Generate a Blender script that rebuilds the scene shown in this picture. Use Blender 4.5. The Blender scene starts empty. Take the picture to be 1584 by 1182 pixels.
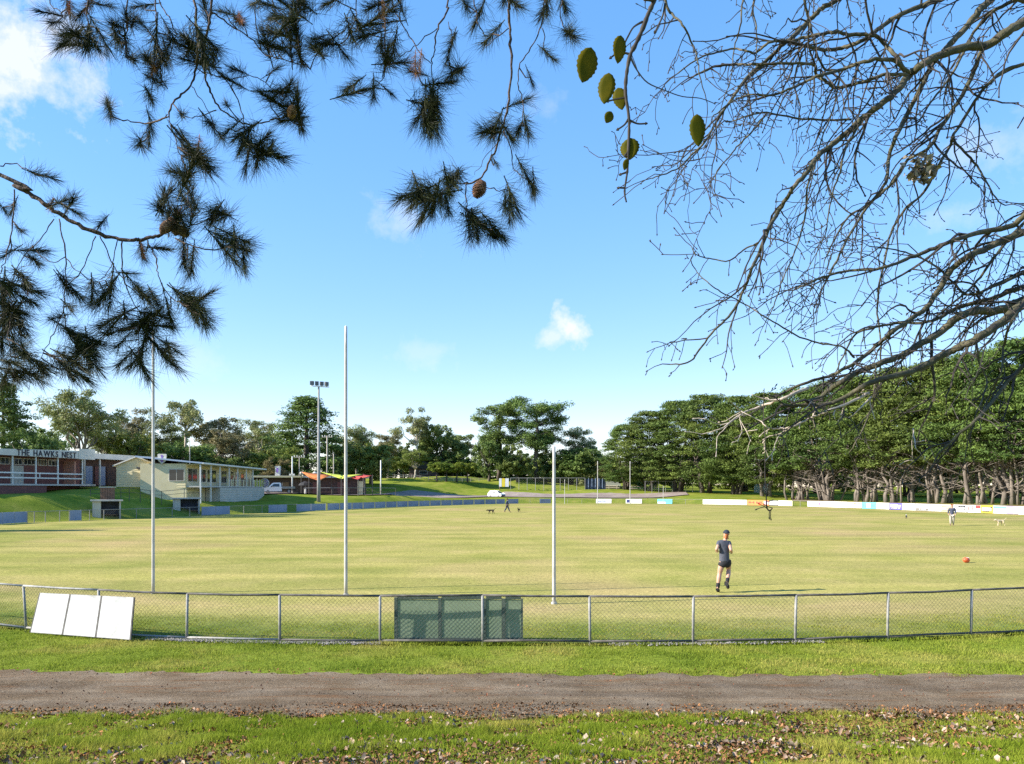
import bpy, bmesh, math, random
import numpy as np
from mathutils import Vector, Matrix, Euler, Quaternion
R = math.radians
S = bpy.context.scene
C = S.collection
random.seed(7); rng = np.random.default_rng(7)

# ---------------------------------------------------------------- camera
CAM_H, F, CX, HY = 3.0, 1196.0, 792.0, 757.0          # eye height, focal length and horizon row of the 1584 px photograph
cam = bpy.data.cameras.new('camera'); cam_o = bpy.data.objects.new('camera', cam); C.objects.link(cam_o)
cam_o.location = (0, 0, CAM_H); cam_o.rotation_euler = (R(90), 0, 0)
cam.sensor_fit = 'HORIZONTAL'; cam.sensor_width = 36; cam.lens = 36*F/1584
cam.shift_y = (HY-591)/1584; cam.clip_start = .05; cam.clip_end = 9000
S.camera = cam_o
# ---------------------------------------------------------------- sun, sky, exposure
SUN = Vector((-1, -.2, .58)).normalized()             # direction towards the sun
SUN_ELEV = math.asin(SUN.z); SUN_ROT = math.atan2(SUN.x, SUN.y)
sl = bpy.data.lights.new('sun', 'SUN'); sl.energy = 4.9; sl.angle = R(.5); sl.color = (1, .93, .82)
so = bpy.data.objects.new('sun', sl); C.objects.link(so); so.location = (-30, -6, 40)
so.rotation_euler = SUN.to_track_quat('Z', 'Y').to_euler()
W = bpy.data.worlds.new('World'); S.world = W; W.use_nodes = True
wn, wl = W.node_tree.nodes, W.node_tree.links
bg = wn['Background']; bg.inputs['Strength'].default_value = .12
sky = wn.new('ShaderNodeTexSky'); sky.sky_type = 'NISHITA'; sky.sun_disc = False
sky.sun_elevation = SUN_ELEV; sky.sun_rotation = SUN_ROT
sky.air_density = 1.1; sky.dust_density = 0; sky.ozone_density = 4.6
hs = wn.new('ShaderNodeHueSaturation'); hs.inputs['Saturation'].default_value = 1.70; hs.inputs['Value'].default_value = 2.12
gm = wn.new('ShaderNodeGamma'); gm.inputs[1].default_value = .5; wl.new(sky.outputs[0], gm.inputs[0])      # the camera's soft highlight roll-off on the bright horizon
tn = wn.new('ShaderNodeMix'); tn.data_type = 'RGBA'; tn.blend_type = 'MULTIPLY'; tn.inputs[0].default_value = 1; tn.inputs[7].default_value = (1.01, .962, 1.0, 1)
wl.new(gm.outputs[0], tn.inputs[6]); wl.new(tn.outputs[2], hs.inputs['Color'])
tc = wn.new('ShaderNodeTexCoord')
nz = wn.new('ShaderNodeTexNoise'); nz.inputs['Scale'].default_value = 26; nz.inputs['Detail'].default_value = 7; nz.inputs['Roughness'].default_value = .62
wl.new(tc.outputs['Generated'], nz.inputs['Vector'])
def wmath(op, a, b=None, clamp=False):
    n = wn.new('ShaderNodeMath'); n.operation = op; n.use_clamp = clamp
    for i, v in enumerate((a, b)):
        if v is None: continue
        if isinstance(v, (int, float)): n.inputs[i].default_value = v
        else: wl.new(v, n.inputs[i])
    return n.outputs[0]
wob = wmath('SUBTRACT', nz.outputs['Fac'], .5)
mask = None
# the few fair-weather clouds: direction in the sky, angular size, flattening, density
CLOUDS = [((15, 75), .10, 1.15, .85), ((90, 120), .07, 1.25, .7), ((-60, 130), .12, 1.3, .8), ((882, 508), .034, 1.0, .9), ((860, 520), .032, 1.4, .6), ((618, 338), .05, 1.1, .32), ((660, 545), .05, 1.6, .22),
          ((1535, 225), .085, 2.0, .3), ((1470, 330), .05, 2.4, .25), ((850, 165), .05, 1.9, .2), ((300, 560), .06, 1.8, .18),
          ((2300, 300), .2, 1.5, .8), ((-1500, 350), .22, 1.5, .8)]
for (px, py), r, flat, dens in CLOUDS:
    d = Vector(((px-CX)/F, 1, (HY-py)/F)).normalized()
    sub = wn.new('ShaderNodeVectorMath'); sub.operation = 'SUBTRACT'; wl.new(tc.outputs['Generated'], sub.inputs[0]); sub.inputs[1].default_value = d
    mul = wn.new('ShaderNodeVectorMath'); mul.operation = 'MULTIPLY'; wl.new(sub.outputs[0], mul.inputs[0]); mul.inputs[1].default_value = (1/r, 1/r, flat/r)
    ln = wn.new('ShaderNodeVectorMath'); ln.operation = 'LENGTH'; wl.new(mul.outputs[0], ln.inputs[0])
    m = wmath('SUBTRACT', .72, ln.outputs['Value'])
    m = wmath('ADD', m, wmath('MULTIPLY', wob, 2.6))
    m = wmath('MULTIPLY', m, 1.5, True)
    m = wmath('MULTIPLY', m, dens)
    mask = m if mask is None else wmath('MAXIMUM', mask, m)
mx = wn.new('ShaderNodeMix'); mx.data_type = 'RGBA'; wl.new(mask, mx.inputs['Factor'])
wl.new(hs.outputs[0], mx.inputs[6]); mx.inputs[7].default_value = (3.7, 3.8, 4.1, 1)
wl.new(mx.outputs[2], bg.inputs['Color'])
S.view_settings.view_transform = 'Standard'; S.view_settings.look = 'None'; S.view_settings.gamma = 1
S.view_settings.use_curve_mapping = False; S.view_settings.exposure = 1.24
S.cycles.use_denoising = False; S.cycles.max_bounces = 6; S.cycles.diffuse_bounces = 3; S.cycles.transparent_max_bounces = 12
S.cycles.sample_clamp_indirect = 6; S.cycles.caustics_reflective = False; S.cycles.caustics_refractive = False

def P(px, py, d): return Vector(((px-CX)/F*d, d, CAM_H-(py-HY)/F*d))     # a point seen at pixel px,py that stands d metres away

# ---------------------------------------------------------------- helpers
def tag(o, label=None, cat=None, group=None, kind=None):
    if label: o['label'] = label
    if cat: o['category'] = cat
    if group: o['group'] = group
    if kind: o['kind'] = kind
    return o
def thing(name, label, cat, loc=(0, 0, 0), rz=0, group=None):
    o = bpy.data.objects.new(name, None); C.objects.link(o); o.empty_display_size = .3
    o.location = loc; o.rotation_euler = (0, 0, rz)
    return tag(o, label, cat, group)
def link(name, me, m, parent=None):
    o = bpy.data.objects.new(name, me); C.objects.link(o)
    if m is not None and not me.materials: me.materials.append(m)
    if parent is not None: o.parent = parent
    return o
def fast_mesh(name, v, f, smooth=False):
    v = np.asarray(v, dtype=np.float32); f = np.asarray(f, dtype=np.int32)
    me = bpy.data.meshes.new(name); k = f.shape[1]
    me.vertices.add(len(v)); me.vertices.foreach_set('co', v.ravel())
    me.loops.add(f.size); me.loops.foreach_set('vertex_index', f.ravel())
    me.polygons.add(len(f)); me.polygons.foreach_set('loop_start', np.arange(0, f.size, k, dtype=np.int32))
    me.polygons.foreach_set('loop_total', np.full(len(f), k, dtype=np.int32))
    if smooth: me.polygons.foreach_set('use_smooth', np.ones(len(f), dtype=bool))
    me.update(calc_edges=True); return me
class MB:                                    # collects shapes, links them as one mesh
    def __init__(s): s.v = []; s.f = []
    def add(s, vs, fs):
        n = len(s.v); s.v += [tuple(p) for p in vs]; s.f += [tuple(i+n for i in q) for q in fs]; return s
    def box(s, c, size, rz=0, ax=None):
        c = Vector(c); hx, hy, hz = (q/2 for q in size)
        if ax is None: ax = (Vector((math.cos(rz), math.sin(rz), 0)), Vector((-math.sin(rz), math.cos(rz), 0)), Vector((0, 0, 1)))
        vs = [c+ax[0]*(a*hx)+ax[1]*(b*hy)+ax[2]*(d*hz) for d in (-1, 1) for b in (-1, 1) for a in (-1, 1)]
        return s.add(vs, [(0, 2, 3, 1), (4, 5, 7, 6), (0, 1, 5, 4), (2, 6, 7, 3), (0, 4, 6, 2), (1, 3, 7, 5)])
    def bar(s, a, b, w, h=None):             # square bar from a to b
        a, b = Vector(a), Vector(b); t = (b-a); L = t.length; t.normalize()
        up = Vector((0, 0, 1)) if abs(t.z) < .95 else Vector((1, 0, 0))
        x = t.cross(up).normalized(); y = x.cross(t)
        return s.box((a+b)/2, (L, w, h or w), ax=(t, x, y))
    def tube(s, pts, rad, n=6, caps=True):
        pts = [Vector(p) for p in pts]
        if not hasattr(rad, '__len__'): rad = [rad]*len(pts)
        base = len(s.v); x = None
        for i, p in enumerate(pts):
            t = (pts[min(i+1, len(pts)-1)]-pts[max(i-1, 0)])
            if t.length < 1e-9: t = Vector((0, 0, 1))
            t.normalize()
            if x is None:
                up = Vector((0, 0, 1)) if abs(t.z) < .9 else Vector((1, 0, 0)); x = t.cross(up).normalized()
            else:
                x = (x-t*x.dot(t))
                x = x.normalized() if x.length > 1e-6 else t.orthogonal().normalized()
            y = t.cross(x)
            for k in range(n):
                a = 2*math.pi*k/n; s.v.append(tuple(p+(x*math.cos(a)+y*math.sin(a))*rad[i]))
        for i in range(len(pts)-1):
            for k in range(n):
                a = base+i*n+k; b = base+i*n+(k+1) % n; s.f.append((a, b, b+n, a+n))
        if caps:
            s.f.append(tuple(base+k for k in range(n))[::-1]); s.f.append(tuple(base+(len(pts)-1)*n+k for k in range(n)))
        return s
    def prism(s, poly, ax0, ax1, axn, o, depth):     # polygon in the plane ax0/ax1 at o, extruded along axn
        o = Vector(o); n = len(poly)
        a = [o+ax0*p[0]+ax1*p[1] for p in poly]; b = [p+axn*depth for p in a]
        return s.add(a+b, [tuple(range(n))[::-1], tuple(range(n, 2*n))]+[(i, (i+1) % n, (i+1) % n+n, i+n) for i in range(n)])
    def build(s, name, m, parent=None, local=False, smooth=False, bevel=0):
        me = bpy.data.meshes.new(name)
        off = Vector((0, 0, 0)) if (parent is None or local) else base_of(parent)
        me.from_pydata([tuple(Vector(p)-off) for p in s.v], [], s.f); me.update()
        if smooth: me.polygons.foreach_set('use_smooth', np.ones(len(me.polygons), dtype=bool))
        o = link(name, me, m, parent)
        if bevel:
            bv = o.modifiers.new('bevel', 'BEVEL'); bv.width = bevel; bv.segments = 2; bv.limit_method = 'ANGLE'
        return o
def base_of(o):
    p = Vector((0, 0, 0))
    while o is not None: p += Vector(o.location); o = o.parent
    return p
def copy_tree(o, parent=None):
    c = o.copy(); C.objects.link(c); c.parent = parent
    for ch in o.children: copy_tree(ch, c)
    return c
def vnoise(x, y, sc, seed):                  # smooth value noise for scattering and outlines, 0..1
    g = np.random.default_rng(seed).random((128, 128))
    x = np.asarray(x, float)/sc+1000; y = np.asarray(y, float)/sc+1000
    i = np.floor(x).astype(int); j = np.floor(y).astype(int); u = x-i; v = y-j
    u = u*u*(3-2*u); v = v*v*(3-2*v); i %= 127; j %= 127
    return (g[i, j]*(1-u)+g[i+1, j]*u)*(1-v)+(g[i, j+1]*(1-u)+g[i+1, j+1]*u)*v

# ---------------------------------------------------------------- materials
def mat(name, col, rough=.7, col2=None, scale=5, detail=4, bump=0, bscale=None, metal=0, spec=.4, stretch=None, island=0, trans=0, col3=None, contrast=(.35, .65)):
    m = bpy.data.materials.new(name); m.use_nodes = True; n, l = m.node_tree.nodes, m.node_tree.links
    b = n['Principled BSDF']; b.inputs['Roughness'].default_value = rough; b.inputs['Metallic'].default_value = metal
    b.inputs['Specular IOR Level'].default_value = spec; b.inputs['Base Color'].default_value = (*col, 1)
    src = None
    if col2 is not None or bump:
        t = n.new('ShaderNodeTexCoord'); vec = t.outputs['Object']
        if stretch:
            mp = n.new('ShaderNodeMapping'); mp.inputs['Scale'].default_value = stretch; l.new(vec, mp.inputs[0]); vec = mp.outputs[0]
    if col2 is not None:
        z = n.new('ShaderNodeTexNoise'); z.inputs['Scale'].default_value = scale; z.inputs['Detail'].default_value = detail; z.inputs['Roughness'].default_value = .6; l.new(vec, z.inputs[0])
        r = n.new('ShaderNodeValToRGB'); e = r.color_ramp.elements
        e[0].position, e[1].position = contrast; e[0].color = (*col, 1); e[1].color = (*col2, 1)
        if col3: k = r.color_ramp.elements.new(sum(contrast)/2); k.color = (*col3, 1)
        l.new(z.outputs['Fac'], r.inputs[0]); src = r.outputs[0]
    if island:
        g = n.new('ShaderNodeNewGeometry'); h = n.new('ShaderNodeHueSaturation')
        mr = n.new('ShaderNodeMapRange'); mr.inputs[3].default_value = 1-island; mr.inputs[4].default_value = 1+island; l.new(g.outputs['Random Per Island'], mr.inputs[0])
        l.new(mr.outputs[0], h.inputs['Value'])
        oi = n.new('ShaderNodeObjectInfo'); mr2 = n.new('ShaderNodeMapRange'); mr2.inputs[3].default_value = .485; mr2.inputs[4].default_value = .515; l.new(oi.outputs['Random'], mr2.inputs[0]); l.new(mr2.outputs[0], h.inputs['Hue'])
        if src: l.new(src, h.inputs['Color'])
        else: h.inputs['Color'].default_value = (*col, 1)
        src = h.outputs[0]
    if src: l.new(src, b.inputs['Base Color'])
    if bump:
        z = n.new('ShaderNodeTexNoise'); z.inputs['Scale'].default_value = bscale or scale*3; z.inputs['Detail'].default_value = 5; l.new(vec, z.inputs[0])
        bp = n.new('ShaderNodeBump'); bp.inputs['Strength'].default_value = min(1, bump); bp.inputs['Distance'].default_value = .02*max(1, bump); l.new(z.outputs['Fac'], bp.inputs['Height']); l.new(bp.outputs[0], b.inputs['Normal'])
    if trans:
        td = n.new('ShaderNodeBsdfTranslucent'); ms = n.new('ShaderNodeMixShader'); ms.inputs[0].default_value = trans
        if src: l.new(src, td.inputs[0])
        else: td.inputs[0].default_value = (*col, 1)
        l.new(b.outputs[0], ms.inputs[1]); l.new(td.outputs[0], ms.inputs[2]); l.new(ms.outputs[0], n['Material Output'].inputs[0])
    return m
M = {}
M['galv'] = mat('galvanised steel', (.20, .195, .185), .6, (.33, .32, .30), 9, spec=.25)
M['galvdark'] = mat('weathered steel pipe', (.06, .055, .05), .7, (.13, .12, .11), 6, spec=.2)
M['wire'] = mat('fence wire', (.10, .10, .085), .7, spec=.2)
M['whitepaint'] = mat('weathered white paint', (.62, .61, .57), .55, (.78, .77, .73), 2.5, stretch=(1, 1, .35))
M['postpaint'] = mat('goal post paint', (.37, .35, .32), .5, (.53, .51, .48), 1.1, detail=6, stretch=(1, 1, 1.6), bump=.1, bscale=40)
M['whiteboard'] = mat('white board sheet', (.27, .265, .245), .6, (.50, .50, .49), 1.7, detail=9, contrast=(.28, .44), spec=.15)
M['dark'] = mat('dark gap', (.02, .02, .022), .8)
M['greensheet'] = mat('green grey sheeting', (.19, .25, .15), .7, (.27, .33, .21), 1.3, detail=6, bump=.15, bscale=9)
M['greenframe'] = mat('dark green frame', (.07, .095, .075), .6, (.10, .13, .10), 5)
M['concrete'] = mat('concrete', (.38, .36, .33), .9, (.52, .5, .46), 3, bump=.2)
M['cream'] = mat('cream boards', (.62, .53, .31), .6, (.70, .61, .39), .8, detail=6)
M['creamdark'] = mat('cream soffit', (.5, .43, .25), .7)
M['greywall'] = mat('pale grey boards', (.42, .41, .35), .7, (.50, .48, .42), .7)
M['brick'] = mat('maroon brick', (.13, .055, .05), .85, (.19, .08, .07), 6, bump=.3)
M['pinkbrick'] = mat('pale pink brick', (.42, .2, .14), .85, (.5, .26, .19), 6, bump=.3)
M['glass'] = mat('window glass', (.02, .025, .03), .08, spec=.6)
M['fascia'] = mat('off white fascia', (.56, .53, .46), .6, (.65, .62, .55), 1.2)
M['roofblue'] = mat('pale blue steel roof', (.34, .42, .55), .45, (.4, .48, .6), .6)
M['roofgrey'] = mat('grey steel roof', (.3, .3, .29), .5, (.38, .37, .35), .8)
M['lettering'] = mat('dark lettering', (.02, .02, .035), .6)
M['bluedoor'] = mat('blue grey door', (.16, .22, .34), .5, (.2, .27, .4), 2)
M['bluecorr'] = mat('blue grey corrugated sheet', (.17, .225, .33), .5, (.25, .31, .42), .5, detail=5)
M['navy'] = mat('navy shade', (.025, .035, .07), .7, (.045, .06, .1), 2)
M['woodbrown'] = mat('brown timber', (.16, .085, .05), .8, (.24, .13, .08), 4)
M['polewood'] = mat('grey timber pole', (.33, .28, .22), .85, (.45, .4, .33), 3)
M['red'] = mat('red shade sail', (.42, .05, .035), .7); M['orange'] = mat('orange shade sail', (.6, .17, .03), .7); M['lime'] = mat('lime shade sail', (.45, .5, .05), .7)
M['darkbrick'] = mat('dark brown brick', (.06, .035, .03), .85, (.1, .06, .05), 3)
M['carpaint'] = mat('white car paint', (.72, .73, .74), .25, spec=.6)
M['tyre'] = mat('tyre rubber', (.018, .018, .018), .8)
M['carglass'] = mat('car glass', (.03, .04, .045), .06, spec=.7)
M['lamp'] = mat('headlight lens', (.5, .5, .5), .2)
M['skin'] = mat('skin', (.48, .27, .19), .5)
M['shirt'] = mat('charcoal shirt', (.055, .06, .08), .8, (.075, .08, .1), 9, bump=.3, bscale=18)
M['black'] = mat('black cloth', (.014, .014, .018), .8)
M['capcloth'] = mat('navy cap cloth', (.015, .022, .035), .8)
M['hair'] = mat('ginger hair', (.36, .11, .035), .7)
M['bluetop'] = mat('dark blue jacket', (.05, .06, .1), .8); M['khaki'] = mat('stone trousers', (.36, .33, .27), .8)
M['bluetee'] = mat('dark blue clothes', (.03, .04, .07), .8); M['brownskin'] = mat('bare legs', (.33, .18, .12), .6)
M['dogdark'] = mat('dark dog coat', (.03, .022, .018), .8); M['dogcream'] = mat('cream dog coat', (.55, .44, .28), .8)
M['ball'] = mat('orange red leather', (.62, .10, .035), .45, (.7, .15, .06), 8)
M['magpieblack'] = mat('black feathers', (.012, .012, .014), .5)
# ================================================================ THE GROUND
# boundary of the oval, anticlockwise from the near left
BKEY = [(-11.2, 16.85), (0, 15.05), (10.75, 16.2), (27, 22), (45, 40), (57, 68), (59.6, 90), (57, 104), (51.5, 131), (40, 152), (19, 163), (0, 160), (-16, 136), (-23.5, 116), (-32.5, 94), (-38, 80), (-41, 74), (-43.5, 65), (-40, 46), (-27, 27)]
def closed_spline(k, per):
    out = []; n = len(k)
    for i in range(n):
        p0, p1, p2, p3 = (Vector(k[(i+j-1) % n]) for j in range(4))
        for q in range(per):
            t = q/per
            out.append(.5*((2*p1)+(p2-p0)*t+(2*p0-5*p1+4*p2-p3)*t*t+(3*p1-p0-3*p2+p3)*t**3))
    return out
BND = closed_spline(BKEY, 10); NB = len(BND); BA = np.array([tuple(p) for p in BND])
def out_dist(x, y):                          # signed distance to the boundary, positive outside
    x = np.asarray(x, float).ravel(); y = np.asarray(y, float).ravel(); d = np.full(x.shape, 1e9); ins = np.zeros(x.shape, bool)
    for i in range(NB):
        ax, ay = BA[i]; bx, by = BA[(i+1) % NB]; ex, ey = bx-ax, by-ay; L = ex*ex+ey*ey
        t = np.clip(((x-ax)*ex+(y-ay)*ey)/L, 0, 1)
        d = np.minimum(d, np.hypot(x-ax-t*ex, y-ay-t*ey))
        with np.errstate(divide='ignore', invalid='ignore'):
            c = ((ay > y) != (by > y)) & (x < (bx-ax)*(y-ay)/(by-ay if by != ay else 1e-9)+ax)
        ins ^= c
    return np.where(ins, -d, d)
def ray_boundary(px, far=True):              # where the line of sight at column px crosses the boundary
    k = (px-CX)/F; hits = []
    for i in range(NB):
        a, b = BND[i], BND[(i+1) % NB]; fa, fb = a.x-k*a.y, b.x-k*b.y
        if fa*fb <= 0 and fa != fb:
            t = fa/(fa-fb); q = a.lerp(b, t)
            if q.y > 1: hits.append(q)
    hits.sort(key=lambda q: q.y); return hits[-1] if far else hits[0]
CTRL = [P(*q) for q in [(0, 765, 80), (60, 763, 86), (130, 757, 92), (180, 752, 98), (215, 753, 97), (245, 770, 90), (260, 775, 93), (310, 776, 100), (360, 777, 106), (400, 775, 116), (405, 764, 128), (430, 763, 132),
        (450, 768, 136), (520, 767, 142), (580, 766, 152), (493, 775, 118), (620, 772, 160), (770, 769, 195), (700, 745, 222), (690, 737, 240), (620, 740, 230), (560, 748, 200), (780, 757, 210), (800, 742, 234), (880, 750, 230),
        (930, 757, 212), (1000, 758, 212), (1090, 762, 192), (1150, 765, 182), (1250, 774, 158), (1330, 777, 140), (1400, 779, 125), (1500, 781, 113), (1580, 783, 105), (1700, 783, 100), (100, 742, 140), (-120, 752, 88), (300, 737, 180), (450, 742, 200), (850, 770, 188), (960, 771, 182), (660, 771, 172)]]
CTRL += [Vector(q) for q in [(-300, 420, 10), (0, 420, 9), (300, 420, 5), (150, 200, 2), (150, 100, 1), (150, 20, 1), (-150, 100, 5), (-150, 20, 3), (-1500, 1500, 10), (0, 2500, 10), (1500, 1500, 6)]]
CTRL += [Vector((x, y, 0)) for x in range(-24, 28, 6) for y in (8, 13)]
CT = np.array([tuple(c) for c in CTRL])
def ground(x, y):
    x = np.asarray(x, float).ravel(); y = np.asarray(y, float).ravel()
    d2 = (x[:, None]-CT[None, :, 0])**2+(y[:, None]-CT[None, :, 1])**2+4
    w = d2**-2.0; z = (w*CT[None, :, 2]).sum(1)/w.sum(1)
    d = out_dist(x, y); t = np.clip((d-.6)/7, 0, 1); t = t*t*(3-2*t)
    z = z*t
    u = np.clip((13-y)/13, 0, 1); near = 1.3*u*u*(3-2*u)
    rough = .05*(vnoise(x, y, 1.3, 3)-.5)*np.clip((d-.3)/1.5, 0, 1)*(y < 40)
    return np.where(d < .2, -.06, z+near+rough)
def G(x, y): return float(ground([x], [y])[0])
def onground(px, d, dz=0):
    x = (px-CX)/F*d; return Vector((x, d, G(x, d)+dz))
def axis(*segs):
    out = []
    for a, b, st in segs: out += list(np.arange(a, b, st))
    return np.array(sorted(set(np.round(out, 3))))
gx = axis((-3000, -300, 300), (-300, -120, 15), (-120, -70, 5), (-70, -14, 1.6), (-14, 14, .5), (14, 70, 1.6), (70, 120, 5), (120, 300, 15), (300, 3001, 300))
gy = axis((-200, -10, 19), (-10, 4, 1), (4, 17, .25), (17, 60, 1.6), (60, 260, 1.8), (260, 400, 14), (400, 4001, 300))
XX, YY = np.meshgrid(gx, gy, indexing='ij'); ZZ = ground(XX, YY)
nx, ny = XX.shape; idx = np.arange(nx*ny).reshape(nx, ny)
me = fast_mesh('ground', np.stack([XX.ravel(), YY.ravel(), ZZ], 1), np.stack([idx[:-1, :-1], idx[1:, :-1], idx[1:, 1:], idx[:-1, 1:]], -1).reshape(-1, 4), True)

def turf_mat(name, cols, scale, fine, attr=None, extra=None):
    """three-tone turf: broad patches, medium mottling, fine blades; attr mixes to a second set of colours"""
    m = bpy.data.materials.new(name); m.use_nodes = True; n, l = m.node_tree.nodes, m.node_tree.links; b = n['Principled BSDF']
    b.inputs['Roughness'].default_value = .9; b.inputs['Specular IOR Level'].default_value = .0
    t = n.new('ShaderNodeTexCoord').outputs['Object']
    def noise(sc, det=4, st=None, rough=.6):
        z = n.new('ShaderNodeTexNoise'); z.inputs['Scale'].default_value = sc; z.inputs['Detail'].default_value = det; z.inputs['Roughness'].default_value = rough
        if st:
            mp = n.new('ShaderNodeMapping'); mp.inputs['Scale'].default_value = st; l.new(t, mp.inputs[0]); l.new(mp.outputs[0], z.inputs[0])
        else: l.new(t, z.inputs[0])
        return z.outputs['Fac']
    def ramp(f, stops):
        r = n.new('ShaderNodeValToRGB'); e = r.color_ramp.elements
        e[0].position, e[0].color = stops[0][0], (*stops[0][1], 1); e[1].position, e[1].color = stops[-1][0], (*stops[-1][1], 1)
        for p, c in stops[1:-1]: k = e.new(p); k.color = (*c, 1)
        l.new(f, r.inputs[0]); return r.outputs[0]
    def mix(f, a, c, mode='MIX'):
        x = n.new('ShaderNodeMix'); x.data_type = 'RGBA'; x.blend_type = mode
        for i, v in ((0, f), (6, a), (7, c)):
            if isinstance(v, (int, float)): x.inputs[i].default_value = v
            elif isinstance(v, tuple): x.inputs[i].default_value = (*v, 1)
            else: l.new(v, x.inputs[i])
        return x.outputs[2]
    col = ramp(noise(scale, 5), cols)
    fr = ramp(noise(fine, 6, rough=.75), [(.3, (.62, .62, .6)), (.7, (1.35, 1.35, 1.3))])
    if attr:
        a = n.new('ShaderNodeAttribute'); a.attribute_name = attr[0]
        ad = n.new('ShaderNodeMath'); ad.operation = 'MULTIPLY_ADD'; l.new(noise(.35, 4), ad.inputs[0]); ad.inputs[1].default_value = attr[2]; l.new(a.outputs['Fac'], ad.inputs[2])
        sb = n.new('ShaderNodeMath'); sb.operation = 'SUBTRACT'; sb.use_clamp = True; l.new(ad.outputs[0], sb.inputs[0]); sb.inputs[1].default_value = attr[2]*.5
        col = mix(sb.outputs[0], col, ramp(noise(scale*2.2, 4), attr[1]))
    if extra: col = extra(n, l, noise, ramp, mix, col)
    col = mix(1.0, col, fr, 'MULTIPLY')
    l.new(col, b.inputs['Base Color'])
    bp = n.new('ShaderNodeBump'); bp.inputs['Strength'].default_value = .7; bp.inputs['Distance'].default_value = .03
    l.new(noise(fine*1.5, 4, rough=.8), bp.inputs['Height']); l.new(bp.outputs[0], b.inputs['Normal'])
    return m
GREEN = [(.3, (.12, .165, .022)), (.5, (.18, .215, .032)), (.72, (.28, .255, .065))]
ground_m = turf_mat('rough grass ground', GREEN, .35, 9)
tag(link('ground', me, ground_m), kind='structure')

# the mown oval: rings that follow the boundary; attribute 'edge' is 1 at the fence on the near side
cen = np.array([6.0, 86.0]); rings = [0, .003, .006, .01, .015, .02, .03, .045, .06, .08, .1, .13, .17, .22, .3, .4, .55, .7, .85, 1.0]
vs, ed, wn_ = [], [], []
for k in rings:
    q = BA*(1-k)+cen*k
    for p, o in zip(q, BA):
        vs.append((p[0], p[1], .012)); dd = math.hypot(p[0]-o[0], p[1]-o[1])
        nearside = max(0, 1-max(0, o[1]-14)/30)
        wn_.append(max(0, 1-abs(dd-4.2)/1.8)*nearside+.8*max(0, 1-dd/1.6)*(1-nearside))
        ed.append(1.25*max(0, 1-abs(dd-.3)/3.4)*nearside + .55*max(0, 1-abs(dd-9)/5)*(1-nearside))
fs = [(r*NB+i, r*NB+(i+1) % NB, (r+1)*NB+(i+1) % NB, (r+1)*NB+i) for r in range(len(rings)-1) for i in range(NB)]
me = fast_mesh('oval', vs, fs, True)
aw = me.attributes.new('worn', 'FLOAT', 'POINT'); aw.data.foreach_set('value', np.array(wn_, dtype=np.float32))
at = me.attributes.new('edge', 'FLOAT', 'POINT'); at.data.foreach_set('value', np.array(ed, dtype=np.float32))
def oval_extra(n, l, noise, ramp, mix, col):
    worn = ramp(noise(.06, 3), [(.52, (0, 0, 0)), (.68, (1, 1, 1))])
    col = mix(worn, col, (.36, .27, .13))
    aa = n.new('ShaderNodeAttribute'); aa.attribute_name = 'worn'; mm = n.new('ShaderNodeMath'); mm.operation = 'MULTIPLY'; l.new(aa.outputs['Fac'], mm.inputs[0])
    l.new(ramp(noise(.4, 4), [(.35, (.15, .15, .15)), (.65, (1, 1, 1))]), mm.inputs[1]); col = mix(mm.outputs[0], col, (.38, .29, .14))
    band = ramp(noise(.05, 3, (1, 7, 1)), [(.42, (.88, .9, .86)), (.58, (1.1, 1.08, 1.05))])
    return mix(1.0, col, band, 'MULTIPLY')
oval_m = turf_mat('dry mown turf', [(.3, (.25, .245, .068)), (.5, (.32, .285, .095)), (.7, (.39, .32, .128))], .25, 7,
                  ('edge', [(.35, (.105, .15, .03)), (.6, (.165, .20, .05))], 1.1), oval_extra)
tag(link('oval', me, oval_m), kind='structure')

def strip(name, far_edge, near_edge, m, lift, nu=160, nv=14, jag=.25, seed=1):   # a sheet laid on the ground between two edge curves (functions of t in 0..1)
    t = np.linspace(0, 1, nu); v = np.linspace(0, 1, nv)
    A = np.array([far_edge(a) for a in t]); B = np.array([near_edge(a) for a in t])
    A[:, 1] += jag*(vnoise(A[:, 0], A[:, 1]*0, .5, seed)-.5)+jag*.8*(vnoise(A[:, 0], A[:, 1]*0, .11, seed+9)-.5)+jag*1.3*(vnoise(A[:, 0], A[:, 1]*0, 2.1, seed+5)-.5)
    B[:, 1] += jag*(vnoise(B[:, 0], B[:, 1]*0, .5, seed+1)-.5)+jag*.8*(vnoise(B[:, 0], B[:, 1]*0, .11, seed+10)-.5)+jag*1.3*(vnoise(B[:, 0], B[:, 1]*0, 2.1, seed+6)-.5)
    pts = A[:, None, :]*(1-v)[None, :, None]+B[:, None, :]*v[None, :, None]
    z = ground(pts[..., 0], pts[..., 1])+lift
    i = np.arange(nu*nv).reshape(nu, nv)
    me = fast_mesh(name, np.concatenate([pts.reshape(-1, 2), z[:, None]], 1), np.stack([i[:-1, :-1], i[1:, :-1], i[1:, 1:], i[:-1, 1:]], -1).reshape(-1, 4), True)
    return tag(link(name, me, m), kind='structure')
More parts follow.
